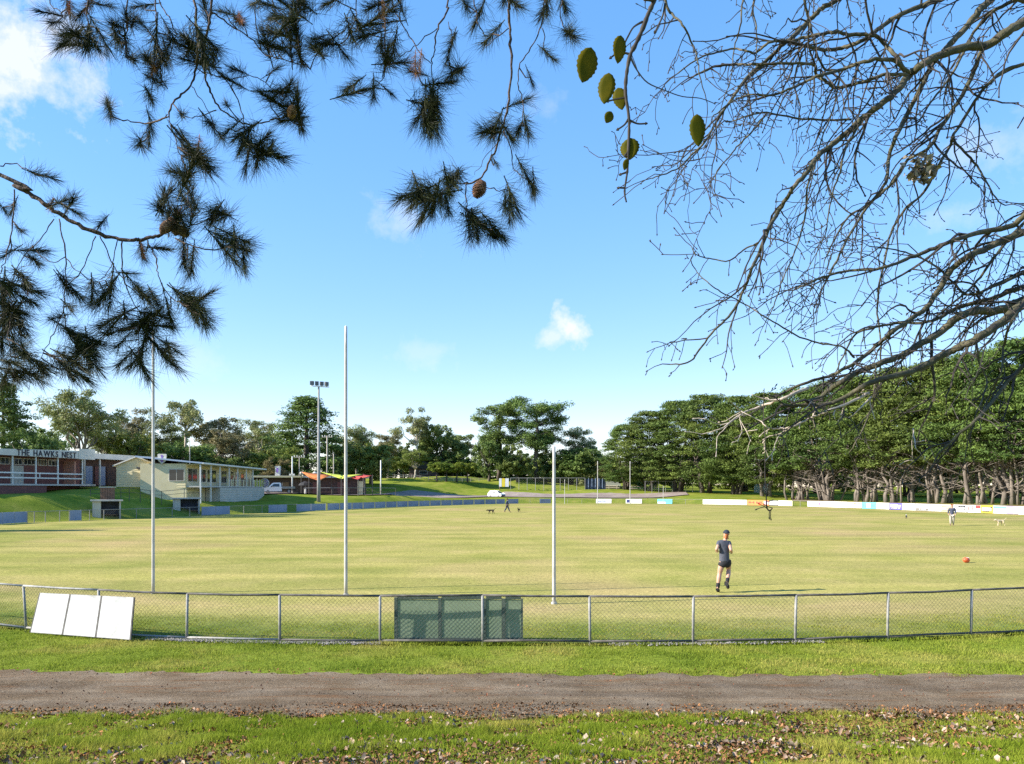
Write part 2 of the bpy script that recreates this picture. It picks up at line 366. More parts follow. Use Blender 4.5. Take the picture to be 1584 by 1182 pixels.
def path_extra(n, l, noise, ramp, mix, col):
    trk = ramp(noise(.9, 4, (.12, 2.6, 1)), [(.35, (.78, .78, .80)), (.65, (1.2, 1.18, 1.14))]); col = mix(1.0, col, trk, 'MULTIPLY')
    leaf = ramp(noise(2.2, 5, (.4, 2.2, 1)), [(.55, (0, 0, 0)), (.66, (1, 1, 1))])
    col = mix(leaf, col, (.18, .105, .06))
    dk = ramp(noise(24, 3), [(.30, (1, 1, 1)), (.40, (0, 0, 0))]); col = mix(dk, col, (.05, .038, .028))
    st = ramp(noise(42, 2), [(.62, (0, 0, 0)), (.70, (1, 1, 1))])
    return mix(st, col, (.34, .30, .24))
path_m = turf_mat('gravel and bark path', [(.3, (.135, .096, .062)), (.5, (.185, .138, .096)), (.7, (.23, .18, .132))], 1.4, 38, extra=path_extra)
def pf(t): x = -19+38*t; return (x, 12.75-.30*min(1, max(0, (x+7)/9)))
def pn(t): x = -19+38*t; return (x, 9.32+.12*math.sin(x*.35))
strip('path', pf, pn, path_m, .02, 700, 14, .22)
road_m = turf_mat('gravel road', [(.3, (.2, .16, .145)), (.5, (.26, .21, .19)), (.7, (.31, .26, .23))], .3, 6)
def poly(pts):
    pts = [Vector(p) for p in pts]
    def f(t):
        k = t*(len(pts)-1); i = min(int(k), len(pts)-2); return tuple(pts[i].lerp(pts[i+1], k-i))
    return f
def gp(px, d): return ((px-CX)/F*d, d)
strip('access_road', poly([gp(395, 136), gp(470, 146), gp(560, 176), gp(640, 190), gp(780, 203), gp(940, 197), gp(1060, 190)]),
      poly([gp(390, 122), gp(455, 128), gp(560, 144), gp(640, 160), gp(780, 181), gp(945, 181), gp(1065, 178)]), road_m, .18, 160, 24, .3, 9)
strip('bark_bed', poly([gp(1225, 168), gp(1330, 142), gp(1450, 123), gp(1600, 106), gp(1700, 98)]), poly([gp(1225, 151), gp(1330, 125), gp(1450, 109), gp(1590, 94), gp(1690, 86)]),
      turf_mat('bark under the trees', [(.3, (.14, .10, .06)), (.5, (.2, .15, .09)), (.7, (.24, .2, .1))], .3, 4), .05, 90, 6, .5, 13)

# ---------------------------------------------------------------- grass blades and fallen leaves (uncountable)
def blades(name, n, xr, yr, hgt, wid, m, keep, seed, label):
    g = np.random.default_rng(seed)
    y = g.uniform(*yr, n); x = g.uniform(-1, 1, n)*(xr if not callable(xr) else xr(y))
    k = keep(x, y, g.random(n)); x, y = x[k], y[k]; n = len(x)
    z = ground(x, y); z = np.where(out_dist(x, y) < .2, .012, z)
    a = g.uniform(0, 2*np.pi, n); h = hgt*g.uniform(.4, 1.4, n)*(.35+1.3*vnoise(x, y, .3, seed+2)); w = wid*g.uniform(.7, 1.3, n); lean = g.normal(0, .45, (n, 2))
    tx, ty = np.cos(a)*w/2, np.sin(a)*w/2
    v = np.empty((n, 3, 3)); v[:, 0] = np.stack([x-tx, y-ty, z-.005], 1); v[:, 1] = np.stack([x+tx, y+ty, z-.005], 1)
    v[:, 2] = np.stack([x+lean[:, 0]*h, y+lean[:, 1]*h, z+h], 1)
    me = fast_mesh(name, v.reshape(-1, 3), np.arange(n*3).reshape(-1, 3))
    return tag(link(name, me, m), label, 'grass', kind='stuff')
def blade_mat(name, a, b, c):
    m = mat(name, a, .75, b, .55, 3, island=.45, trans=.35, col3=c, spec=.12, contrast=(.32, .66)); return m
grass_m = blade_mat('green grass blades', (.165, .22, .015), (.38, .33, .07), (.255, .295, .028))
verge_m = blade_mat('verge grass blades', (.175, .225, .022), (.38, .33, .085), (.26, .29, .035))
fx = lambda y: (y+.6)*.68
def keep_near(x, y, r):
    p = vnoise(x, y*1.6, .55, 21)*.55+vnoise(x, y*1.4, 1.9, 22)*.5
    edge = pnv(x)
    lush = np.clip((p-.44)*5, 0, 1)
    return (y < edge+.5*(vnoise(x, y, .22, 31)-.45)*(r+.3)) & (r < lush*.95+.07)
def pnv(x): return 9.32+.12*np.sin(x*.35)
def pfv(x): return 12.75-.30*np.clip((x+7)/9, 0, 1)
def bnd_near_y(x): return np.interp(x, BA[np.argsort(BA[:, 0])][:, 0], BA[np.argsort(BA[:, 0])][:, 1]) if False else np.interp(x, *NEARB)
nb = sorted([(p.x, p.y) for p in BND if p.y < 30]); NEARB = (np.array([a for a, b in nb]), np.array([b for a, b in nb]))
blades('lawn_grass', 430000, fx, (6.1, 9.6), .06, .0085, grass_m, keep_near, 41, 'lush green grass strip along the bottom of the picture')
blades('verge_grass', 300000, fx, (12.0, 17.2), .035, .011, verge_m, lambda x, y, r: (y > pfv(x)-.55*(vnoise(x, y, .22, 32)-.45)*(r+.3)-.1*(r < .1)) & (y < np.interp(x, *NEARB)-.05) & (r < .5+.6*vnoise(x, y, 1.2, 23)), 42, 'mown grass verge between gravel path and chain link fence')
blades('oval_grass', 260000, fx, (15.0, 20.5), .022, .012, verge_m, lambda x, y, r: (y > np.interp(x, *NEARB)+.08) & (r < np.clip(1.0-(y-np.interp(x, *NEARB))/3.3, 0, 1)), 43, 'greener longer grass just inside the near fence')
def fallen(name, n, yr, size, m, keep, seed, label):
    g = np.random.default_rng(seed); y = g.uniform(*yr, n); x = g.uniform(-1, 1, n)*fx(y); k = keep(x, y, g.random(n)); x, y = x[k], y[k]; n = len(x)
    z = ground(x, y)+g.uniform(.012, .05, n); s = size*g.uniform(.5, 1.3, n); a = g.uniform(0, 2*np.pi, n)
    out = []; c, sn = np.cos(a), np.sin(a); curl = g.uniform(-.2, 1.6, n); tl = g.normal(0, .5, (n, 2))
    for (u, v, w) in ((-.5, 0, 0), (-.18, .34, 1), (.3, .26, .8), (.55, 0, .1), (.3, -.26, .8), (-.18, -.34, 1)):
        lx, ly = u*s, v*s; X = lx*c-ly*sn; Y = lx*sn+ly*c
        out.append(np.stack([x+X, y+Y, z+curl*w*s*.4+tl[:, 0]*X+tl[:, 1]*Y], 1))
    v = np.stack(out, 1).reshape(-1, 3); b = np.arange(n)[:, None]*6
    f = np.concatenate([b+np.array([[0, 1, 2, 3]]), b+np.array([[0, 3, 4, 5]])])
    return tag(link(name, fast_mesh(name, v, f), m), label, 'leaves', kind='stuff')
leafa = mat('pale fallen leaves', (.33, .26, .20), 1, (.17, .09, .045), 6, 2, island=.65, contrast=(.4, .6), spec=.03)
leafb = mat('brown fallen leaves', (.25, .11, .05), 1, (.13, .07, .04), 1.7, 2, island=.6, contrast=(.4, .6), spec=.03)
clus = lambda x, y: vnoise(x, y*1.5, .8, 52)*.6+vnoise(x, y, .25, 53)*.4
fallen('fallen_leaves', 24000, (6.1, 9.5), .048, leafa, lambda x, y, r: r < np.clip((clus(x, y)-.48)*1.7+.05*(x > 1)+.02, .02, .6)*(.7+.9*(x > 1.5)), 61, 'pale curled autumn leaves scattered over the foreground grass')
fallen('bark_litter', 40000, (6.1, 10.1), .028, leafb, lambda x, y, r: (r < np.clip((.62-vnoise(x, y*1.6, .55, 21)*.55-vnoise(x, y*1.4, 1.9, 22)*.5)*3, .04, 1)*.75) | ((y > 9.1) & (r < np.clip(1.2-(y-9.2)*1.5, 0, 1)*(.35+.9*vnoise(x, y*2, 1.1, 77)))), 62, 'brown bark and leaf litter at the near edge of the path')
fallen('path_debris', 5000, (9.3, 12.9), .026, leafb, lambda x, y, r: r < .12+.5*(np.abs(y-12.55) < .2), 63, 'small brown leaf scraps lying on the gravel path')
# ================================================================ FENCES, POSTS, BOARDS
def near_b(px):
    q = ray_boundary(px, False); return Vector((q.x, q.y, 0))
def far_b(px, off=0):
    q = ray_boundary(px, True); v = Vector((q.x, q.y, 0))
    if off: v += (v-Vector((6, 86, 0))).normalized()*off
    return v
def wires(mb, a, b, z0, z1, cell, r):        # diamond wire netting between two uprights
    a, b = Vector(a), Vector(b); L = (b-a).length; t = (b-a)/L; H = z1-z0; nrm = Vector((-t.y, t.x, 0))
    for sgn in (1, -1):
        x = -H if sgn > 0 else 0
        while x < (L if sgn > 0 else L+H):
            p0, p1 = (x, z0), (x+sgn*H, z1)
            def clip(p, q):
                (xa, za), (xb, zb) = p, q
                if xa < 0: za += (0-xa)/(xb-xa)*(zb-za); xa = 0
                if xa > L: za += (L-xa)/(xb-xa)*(zb-za); xa = L
                return xa, za
            if max(p0[0], p1[0]) > .01 and min(p0[0], p1[0]) < L-.01:
                xa, za = clip(p0, p1); xb, zb = clip(p1, p0)
                mb.tube([a+t*xa+nrm*(.004*sgn)+Vector((0, 0, za)), a+t*xb+nrm*(.004*sgn)+Vector((0, 0, zb))], r, 3, False)
            x += cell
FH = .93
fpx = [-110, 41, 154, 289, 433, 588, 747, 913, 1072, 1230, 1373, 1502, 1625]
fb = [near_b(p) for p in fpx]
fence = thing('chain_link_fence', 'low grey chain link fence curving along the near side of the oval', 'fence', fb[6])
jit = random.Random(5)
tops = []
for i, p in enumerate(fb):
    lean = Vector((jit.uniform(-.02, .02), jit.uniform(-.02, .02), 0)) + (Vector((-.09, 0, 0)) if i == 1 else Vector())
    top = p+lean+Vector((0, 0, FH+jit.uniform(-.012, .012))); tops.append(top)
    MB().tube([p+Vector((0, 0, -.15)), p+lean*.5+Vector((0, 0, FH/2)), top], .026, 10).build('post', M['galv'], fence, smooth=True)
for i in range(len(fb)-1):
    mid = (tops[i]+tops[i+1])/2+Vector((0, 0, jit.uniform(-.015, .004)))
    MB().tube([tops[i], tops[i].lerp(mid, .6), mid, tops[i+1].lerp(mid, .6), tops[i+1]], .022, 8).build('top_rail', M['galvdark'] if i > 1 else M['galv'], fence, smooth=True)
    a, b = fb[i]+Vector((0, 0, .05)), fb[i+1]+Vector((0, 0, .05)); mid = (a+b)/2+Vector((0, 0, jit.uniform(-.01, .015)))
    MB().tube([a, mid, b], .022, 8).build('bottom_rail', M['galv'] if i < 4 else M['galvdark'], fence, smooth=True)
    w = MB(); wires(w, fb[i]+Vector((0, .03, 0)), fb[i+1]+Vector((0, .03, 0)), .04, FH-.01, .085, .0021)
    w.build('wire_netting', M['wire'], fence)
# grey stones washed out under the rail
sv, sf = [], []; g = np.random.default_rng(8)
for k in range(2000):
    t = g.random(); px = (230+360*t if k < 1500 else (940+330*t if k < 2100 else 590+990*t)); q = near_b(px); s = g.uniform(.008, .028)
    c = np.array([q.x+g.normal(0, .02), q.y-.03-abs(g.normal(0, .09)), .012+s*.3+G(q.x, q.y-.06)*0]); n0 = len(sv)
    for d in ((1, 0, 0), (-1, 0, 0), (0, 1, 0), (0, -1, 0), (0, 0, .8), (0, 0, -.8)): sv.append(tuple(c+np.array(d)*s*g.uniform(.7, 1.3, 3)))
    sf += [(n0+a, n0+b, n0+e) for a, b, e in ((0, 2, 4), (2, 1, 4), (1, 3, 4), (3, 0, 4), (2, 0, 5), (1, 2, 5), (3, 1, 5), (0, 3, 5))]
tag(link('loose_stones', fast_mesh('loose_stones', sv, sf), mat('grey stones', (.11, .10, .095), .9, (.24, .22, .2), 8, island=.4)), 'grey loose stones washed out under the near fence', 'stones', kind='stuff')

# the white three-panel board that leans on the fence
def ray_at(px, py, y): return P(px, py, y)
BL = onground(47, near_b(47).y-.42, .03); BR = onground(203, near_b(203).y-.42, .03)
TL = P(62, 917, near_b(62).y-.12); TR = P(209, 924, near_b(209).y-.12)
wb = thing('leaning_board', 'large white three-panel board leaning against the near fence at left', 'board', BL)
def quad_panel(q, s0, s1, t0, t1, th, off, name, m, parent, wob=0):    # piece of a bilinear panel
    bl, br, tl, tr = q; nrm = (br-bl).cross(tl-bl).normalized()
    def pt(s, t): return bl.lerp(br, s).lerp(tl.lerp(tr, s), t)
    N = 7 if wob else 1; v = []; f = []
    for sd in (0, 1):
        for i in range(N+1):
            for j in range(N+1):
                s, t = s0+(s1-s0)*i/N, t0+(t1-t0)*j/N
                v.append(pt(s, t)+nrm*(off+(th if sd else 0)+(wob*(random.random()-.5) if wob else 0)))
    K = (N+1)**2
    for sd in (0, 1):
        for i in range(N):
            for j in range(N):
                a = sd*K+i*(N+1)+j; b = a+N+1; f.append((a, b, b+1, a+1) if sd else (a, a+1, b+1, b))
    rim = [(i, 0) for i in range(N)]+[(N, j) for j in range(N)]+[(N-i, N) for i in range(N)]+[(0, N-j) for j in range(N)]
    for k in range(len(rim)):
        (a, b), (c, d) = rim[k], rim[(k+1) % len(rim)]; p, q2 = a*(N+1)+b, c*(N+1)+d; f.append((p, q2, q2+K, p+K))
    mb = MB(); mb.add(v, f); return mb.build(name, m, parent)
Q = (BL, BR, TL, TR)
for s0, s1 in ((.012, .325), (.345, .655), (.675, .988)): quad_panel(Q, s0, s1, .015, .985, .012, .006, 'panel', M['whiteboard'], wb)
for s0, s1, t0, t1 in ((0, .012, 0, 1), (.988, 1, 0, 1), (.325, .345, .0, 1), (.655, .675, 0, 1), (.012, .325, .985, 1), (.345, .655, .985, 1), (.675, .988, .985, 1), (.012, .325, 0, .015), (.345, .655, 0, .015), (.675, .988, 0, .015)):
    quad_panel(Q, s0, s1, t0, t1, .026, -.008, 'frame_bar', M['galvdark'] if t1-t0 > .5 else M['galv'], wb)
# green sheeted screen standing behind the wire
gs = thing('green_screen', 'grey green sheeted screen standing behind the wire of the near fence', 'screen', near_b(710)+Vector((0, .2, 0)))
def gpt(px, py, off=.16): q = near_b(px); return P(px, py, q.y+off)
for a, b, ra, rb in ((615, 678, .0, 0), (683, 746, 0, 0), (752, 776, 0, .0), (782, 806, 0, 0)):
    q = (gpt(a, 986), gpt(b, 986.5), gpt(a, 927), gpt(b, 928)); quad_panel(q, 0, 1, 0, 1, .01, 0, 'sheet', M['greensheet'], gs)
for a, b, c, d in ((610, 615, 924, 990), (678, 683, 925, 989), (746, 752, 926, 990), (776, 782, 926, 990), (806, 809, 926, 990)):
    q = (gpt(a, d), gpt(b, d), gpt(a, c), gpt(b, c)); quad_panel(q, 0, 1, 0, 1, .035, -.012, 'frame_bar', M['greenframe'], gs)
for c, d in ((922.5, 927), (986.5, 990)):
    for a, b in ((615, 678), (683, 746), (752, 776), (782, 806)):
        q = (gpt(a, d), gpt(b, d), gpt(a, c), gpt(b, c)); quad_panel(q, 0, 1, 0, 1, .03, -.01, 'frame_bar', M['greenframe'], gs)

# goal posts, near and far end
def goal_post(px, base_row, top_row, r, label, d=None):
    d = d or F*CAM_H/(base_row-HY); b = Vector(((px-CX)/F*d, d, .012)); h = CAM_H+(HY-top_row)/F*d
    t = thing('goal_post', label, 'goal post', b, group='goal posts')
    n = 14; pts = [b+Vector((0, 0, -.1+(h+.1)*i/n)) for i in range(n+1)]
    MB().tube(pts, [r*(1-.22*i/n) for i in range(n+1)], 14).build('pole', M['postpaint'], t, smooth=True)
    mb = MB().tube([b+Vector((0, 0, -.05)), b+Vector((0, 0, .05))], r*1.5, 12); mb.build('base_collar', M['concrete'], t)
    MB().tube([b+Vector((0, 0, h)), b+Vector((0, 0, h+r*.5))], [r*.8, r*.4], 12).build('cap', M['whitepaint'], t)
goal_post(237, 919, 512, .046, 'tall white goal post rising in front of the cream pavilion, leftmost of the near three')
goal_post(535, 922, 506, .05, 'tall white goal post right of the floodlight mast, middle of the near three')
goal_post(857, 935, 692, .05, 'shorter thick white behind post right of the green screen')
goal_post(873.5, 0, 742, .06, 'far thin white behind post left of the far goals', 158)
goal_post(924.5, 0, 714, .085, 'far tall white goal post behind the leftmost white board', 158)
goal_post(974.7, 0, 714, .085, 'far tall white goal post behind the board with the navy emblem', 158)
goal_post(1026, 0, 752, .06, 'far short white behind post at the cyan board', 157)

# far boundary: wire fence with posts, and the boards on it
def far_fence(pxs, label, step=None):
    pts = [far_b(p, .25) for p in pxs]; t = thing('boundary_fence', label, 'fence', pts[0], group='boundary fences')
    for p in pts: MB().tube([p+Vector((0, 0, -.3)), p+Vector((0, 0, 1.02))], .035, 6).build('post', M['galv'], t)
    for a, b in zip(pts, pts[1:]):
        MB().tube([a+Vector((0, 0, 1)), b+Vector((0, 0, 1))], .028, 6).build('top_rail', M['galv'], t)
        w = MB(); wires(w, a, b, .05, 1, .22, .006); w.build('wire_netting', M['wire'], t)
far_fence([-20, 0, 22, 47, 58, 75, 97, 120, 143, 165, 190, 215, 242, 270, 297, 325, 352, 380, 408, 436, 462], 'grey wire boundary fence below the clubrooms at left')
far_fence([800, 820, 838, 858, 878, 900, 922, 946, 968, 993, 1017, 1040, 1060, 1087], 'thin grey wire boundary fence behind the far goal posts')
far_fence([1226, 1237, 1249], 'short length of wire boundary fence in the gap between white boards')
cor = thing('corrugated_fence', 'long blue grey corrugated sheet fence along the far left side of the oval', 'fence', far_b(500, .1))
def corrugated(a, b, z0, z1, parent, m):
    L = (b-a).length; t = (b-a)/L; n = Vector((t.y, -t.x, 0)); k = max(4, int(L/.19)*2); v = []
    for i in range(k+1):
        p = a+t*(L*i/k)+n*(.022 if i % 2 else -.022); v += [p+Vector((0, 0, z0)), p+Vector((0, 0, z1))]
    MB().add(v, [(2*i, 2*i+2, 2*i+3, 2*i+1) for i in range(k)]).build('panel', m, parent)
spans = [(508, 526), (527, 545), (546, 562), (563, 580), (581, 597), (598, 614), (615, 631), (632, 648), (649, 665), (666, 682), (683, 699), (700, 716), (717, 733), (734, 750), (751, 767), (768, 781), (786, 802), (835, 852)]
for i, (a, b) in enumerate(spans):
    corrugated(far_b(a, .1), far_b(b, .1), .04, .98+.03*math.sin(i*2.1), cor, M['bluecorr'])
    p = far_b(a, .16); MB().tube([p+Vector((0, 0, -.2)), p+Vector((0, 0, 1.06))], .04, 6).build('post', M['galvdark'], cor)
    MB().bar(far_b(a, .14)+Vector((0, 0, .97)), far_b(b, .14)+Vector((0, 0, .97)), .06).build('rail', M['galv'], cor)
for a, b, lab in ((-12, 44, 'blue grey corrugated sheets on the boundary at the left picture edge'), (110, 128, 'single blue corrugated sheet on the wire fence left of the dugout'), (314, 357, 'wide blue corrugated sheet below the pavilion posts'), (417, 445, 'blue corrugated sheet below the white utility truck'), (460, 505, 'blue corrugated sheet left of the floodlight mast foot')):
    t = thing('corrugated_board', lab, 'board', far_b(a, .1), group='corrugated boards on the boundary'); n = max(1, round((b-a)/18))
    for i in range(n): corrugated(far_b(a+(b-a)*i/n, .08), far_b(a+(b-a)*(i+.97)/n, .08), .05, 1.0, t, M['bluecorr'])
    for i in range(n+1): p = far_b(a+(b-a)*i/n, .14); MB().tube([p+Vector((0, 0, -.2)), p+Vector((0, 0, 1.04))], .04, 6).build('post', M['galv'], t)
def flat(name, c): 
    if name not in M: M[name] = mat(name, c, .5, tuple(min(1, q*1.1) for q in c), 1.0)
    return M[name]
COL = dict(white=(.74, .74, .73), navy=(.03, .04, .16), blue=(.08, .14, .45), cyan=(.14, .6, .68), orange=(.75, .22, .07), dark=(.03, .03, .04), pale=(.72, .74, .58), purple=(.22, .12, .4), cream=(.68, .6, .42), brown=(.22, .13, .08), indigo=(.13, .11, .42), grey=(.16, .15, .14), red=(.6, .05, .05), sky=(.25, .5, .8), yellow=(.78, .62, .05), violet=(.3, .27, .62), mauve=(.45, .33, .42), lilac=(.6, .5, .66), green=(.25, .4, .12), teal=(.1, .45, .5))
def ad_board(x0, x1, base, prints, label, frame=None):
    a, b = far_b(x0, -.06), far_b(x1, -.06); t = (b-a).normalized(); L = (b-a).length; nrm = Vector((t.y, -t.x, 0))
    if nrm.dot(Vector((6, 86, 0))-a) < 0: nrm = -nrm
    o = thing('advertising_board', label, 'board', a, group='advertising boards on the boundary')
    MB().box((a+b)/2+Vector((0, 0, .53)), (L*.985, .03, .92), ax=(t, nrm, Vector((0, 0, 1)))).build('panel', flat('board '+base, COL[base]), o)
    for s in (.06, .94): p = a.lerp(b, s)-nrm*.06; MB().bar(p+Vector((0, 0, -.2)), p+Vector((0, 0, .98)), .06).build('post', M['galv'], o)
    def patch(u0, u1, z0, z1, c, lift=.019):
        MB().box(a+t*(L*(u0+u1)/2)+Vector((0, 0, .07+.92*(z0+z1)/2))+nrm*lift, (L*(u1-u0), .006, .92*(z1-z0)), ax=(t, nrm, Vector((0, 0, 1)))).build('print', flat('print '+c, COL[c]), o)
    for q in prints:
        if q[0] == 'r': patch(*q[1:])
        else:                                # a run of lettering too small to read: separate strokes
            _, u0, u1, z0, z1, c, n = q; mb = MB(); rr = random.Random(int(x0*7+u0*100)); w = (u1-u0)/n
            for i in range(n):
                if rr.random() < .12: continue
                uu = u0+w*(i+.1); ww = w*rr.uniform(.35, .75); h = (z1-z0)*rr.choice((1, 1, .72))
                mb.box(a+t*(L*(uu+ww/2))+Vector((0, 0, .07+.92*(z0+h/2)))+nrm*.024, (L*ww, .006, .92*h), ax=(t, nrm, Vector((0, 0, 1))))
                if rr.random() < .6: mb.box(a+t*(L*(uu+w*.4))+Vector((0, 0, .07+.92*(z0+h*rr.choice((.1, .5, .9)))))+nrm*.025, (L*w*.8, .006, .92*(z1-z0)*.18), ax=(t, nrm, Vector((0, 0, 1))))
            if mb.v: tag(mb.build('lettering', flat('print '+c, COL[c]), o), kind='stuff')
    if frame:
        for u0, u1, z0, z1 in ((0, .05, 0, 1), (.95, 1, 0, 1), (.05, .95, .9, 1), (.05, .95, 0, .1)): patch(u0, u1, z0, z1, frame, .02)
T = 't'; r_ = 'r'
ad_board(922, 946, 'white', [(T, .1, .9, .35, .65, 'blue', 9)], 'white board with one line of blue lettering, left of the far goals')
ad_board(968, 993, 'white', [(r_, .06, .3, .15, .85, 'navy'), (T, .4, .9, .3, .65, 'sky', 6)], 'white board with a dark navy emblem at its left end')
ad_board(1017, 1040, 'cyan', [(r_, .02, .55, .02, .4, 'white'), (T, .5, .95, .5, .75, 'teal', 5)], 'cyan and white board, alone right of the far goals')
ad_board(1087, 1156, 'white', [(T, .12, .26, .25, .8, 'lilac', 5), (T, .3, .62, .4, .55, 'lilac', 14), (T, .72, .92, .35, .55, 'lilac', 9), (r_, .03, .06, .2, .5, 'lilac')], 'very long white board with faint lilac lettering')
ad_board(1156, 1190, 'orange', [(T, .06, .7, .3, .7, 'red', 9), (r_, .76, .97, .15, .85, 'mauve')], 'orange board with red lettering')
ad_board(1190, 1204, 'white', [(T, .2, .85, .4, .6, 'dark', 6)], 'small white board in a thick dark frame beside the orange board', 'dark')
ad_board(1204, 1226, 'pale', [(T, .1, .55, .4, .55, 'lilac', 7), (r_, .7, .98, .05, .95, 'cream')], 'pale cream green board at the left of the gap')
ad_board(1249, 1312, 'white', [(T, .04, .26, .55, .75, 'dark', 10), (r_, .3, .34, .3, .75, 'purple'), (T, .37, .64, .25, .75, 'purple', 8)], 'long white board with bold purple lettering')
ad_board(1312, 1333, 'cream', [(T, .15, .95, .6, .85, 'brown', 8)], 'cream board with brown lettering along its top')
ad_board(1333, 1356, 'cyan', [(r_, .35, .6, .1, .9, 'pale'), (T, .1, .3, .3, .7, 'teal', 3), (T, .65, .9, .3, .7, 'teal', 3)], 'cyan board beside the cream lettered board')
ad_board(1356, 1376, 'white', [(T, .6, .9, .2, .8, 'lilac', 3)], 'nearly blank white board left of the indigo board')
ad_board(1376, 1396, 'indigo', [(T, .1, .9, .35, .85, 'white', 7), (T, .2, .85, .12, .25, 'white', 9)], 'indigo board with bold white lettering')
ad_board(1396, 1417, 'white', [(T, .1, .35, .5, .75, 'green', 4), (T, .45, .9, .5, .7, 'sky', 7)], 'white board with small green and blue lettering')
ad_board(1417, 1437, 'white', [(r_, .02, .98, .03, .38, 'grey'), (T, .2, .8, .12, .28, 'white', 7), (T, .3, .95, .55, .75, 'red', 7)], 'white board with a grey lower band')
ad_board(1437, 1457, 'white', [(T, .1, .4, .5, .75, 'sky', 4)], 'white board with a little pale blue lettering, left of the striped board')
ad_board(1457, 1476, 'cream', [(r_, .02, .96, .6, .72, 'dark'), (r_, .02, .96, .1, .2, 'dark'), (T, .1, .85, .3, .5, 'brown', 7)], 'cream board with dark stripes behind the standing man')
ad_board(1476, 1496, 'white', [(r_, .05, .92, .32, .92, 'dark'), (T, .1, .88, .42, .84, 'white', 6)], 'board with bold black panel lettering right of the standing man')
ad_board(1497, 1518, 'white', [(r_, .6, .98, .55, .98, 'red'), (T, .05, .55, .3, .9, 'red', 5), (r_, .35, .9, .08, .35, 'sky')], 'white board with red block and blue patch')
ad_board(1518, 1537, 'yellow', [(r_, .1, .85, .3, .7, 'white'), (r_, .12, .7, .14, .3, 'dark'), (r_, .75, .95, .6, .85, 'dark'), (T, .2, .75, .4, .6, 'purple', 5)], 'yellow board with white and black oval badge')
ad_board(1537, 1558, 'white', [(r_, .03, .98, .62, .95, 'cyan'), (T, .1, .9, .2, .5, 'lilac', 7)], 'white board with a cyan band across its top')
ad_board(1558, 1568, 'violet', [(r_, .2, .8, .25, .5, 'white')], 'narrow violet board right of the cyan banded board')
ad_board(1568, 1576, 'mauve', [(T, .1, .9, .1, .9, 'white', 3)], 'narrow mauve board left of the rightmost white board')
ad_board(1576, 1606, 'white', [(T, .4, .8, .4, .6, 'blue', 5)], 'white board at the right picture edge')

# ================================================================ BUILDINGS
Z = Vector((0, 0, 1))
class Frame:
    def __init__(s, o, u):
        s.o = Vector((o[0], o[1], 0)); s.u = Vector((u[0], u[1], 0)).normalized(); s.v = Vector((-s.u.y, s.u.x, 0))
    def p(s, u, v, z=0): return s.o+s.u*u+s.v*v+Z*z
    def box(s, mb, u0, u1, v0, v1, z0, z1): return mb.box(s.p((u0+u1)/2, (v0+v1)/2, (z0+z1)/2), (abs(u1-u0), abs(v1-v0), abs(z1-z0)), ax=(s.u, s.v, Z))
    def u_at(s, px, v):
        k = (px-CX)/F; return (k*(s.o.y+v*s.v.y)-s.o.x-v*s.v.x)/(s.u.x-k*s.u.y)
    def part(s, name, m, par, *boxes):
        mb = MB()
        for b in boxes: s.box(mb, *b)
        return mb.build(name, m, par)
def window(fr, par, u0, u1, v, z0, z1, axis='u', frame_m=None, mull=1):
    """a window in a wall facing +v: frame with glass and glazing bars"""
    fm = frame_m or M['fascia']; e = .06
    w = fr.part('window', fm, par, (u0, u1, v, v+.06, z0, z0+e), (u0, u1, v, v+.06, z1-e, z1), (u0, u0+e, v, v+.06, z0+e, z1-e), (u1-e, u1, v, v+.06, z0+e, z1-e), *[((u0+(u1-u0)*k/mull)-.02, (u0+(u1-u0)*k/mull)+.02, v, v+.05, z0+e, z1-e) for k in range(1, mull)])
    g_ = MB(); fr.box(g_, u0+e, u1-e, v+.005, v+.02, z0+e, z1-e)
    me = bpy.data.meshes.new('pane'); off = base_of(par); me.from_pydata([tuple(Vector(q)-off) for q in g_.v], [], g_.f)
    link('pane', me, M['glass'], w); return w
def lettering(text, size, mtx, m, par):
    x = 0
    for ch in text:                          # every letter is a piece of its own
        if ch == ' ': x += .5*size; continue
        cu = bpy.data.curves.new('text', 'FONT'); cu.body = ch; cu.size = size; cu.extrude = .03; cu.offset = .014
        tmp = bpy.data.objects.new('text', cu); C.objects.link(tmp); dg = bpy.context.evaluated_depsgraph_get()
        me = bpy.data.meshes.new_from_object(tmp.evaluated_get(dg)); bpy.data.objects.remove(tmp)
        xs = [v.co.x for v in me.vertices]; me.transform(Matrix.Translation((x-min(xs), 0, 0))); x += max(xs)-min(xs)+.13*size
        me.transform(mtx); me.transform(Matrix.Translation(-base_of(par))); me.materials.clear(); link('letter', me, m, par)

# --- clubrooms: long brick building with veranda and big lettering, facing the oval
f1 = Frame((-51.4, 95), (.218, .976))        # u runs away from the camera; visible front is at negative v
FV = lambda v: -v
f1.v = Vector((.976, -.218, 0))              # v points out to the oval
club = thing('clubrooms', 'long brick clubrooms with veranda and dark lettering on the off white fascia', 'building', f1.p(-6, -2, 2.4))
U = lambda px, v=0: f1.u_at(px, v)
f1.part('wall', M['brick'], club, (-24, 0, -10, -2, 1.5, 7.0))
f1.part('roof', M['roofgrey'], club, (-24.3, .3, -10.4, -.02, 7.02, 7.2))
mb = MB(); uL, uE = -24, U(120)
mb.prism([(uL, 6.66), (uE, 6.66), (uE, 7.62), (uL, 7.02)], f1.u, Z, f1.v, f1.o, .15); mb.build('fascia', M['fascia'], club)
mb = MB(); mb.prism([(uE+.02, 6.62), (U(145), 6.62), (U(145), 7.92), (uE+.02, 7.86)], f1.u, Z, f1.v, f1.o-f1.v*.3, .5); mb.build('fascia_end', M['fascia'], club)
f1.part('veranda_deck', M['concrete'], club, (-24, .2, -2, .1, 3.42, 3.6))
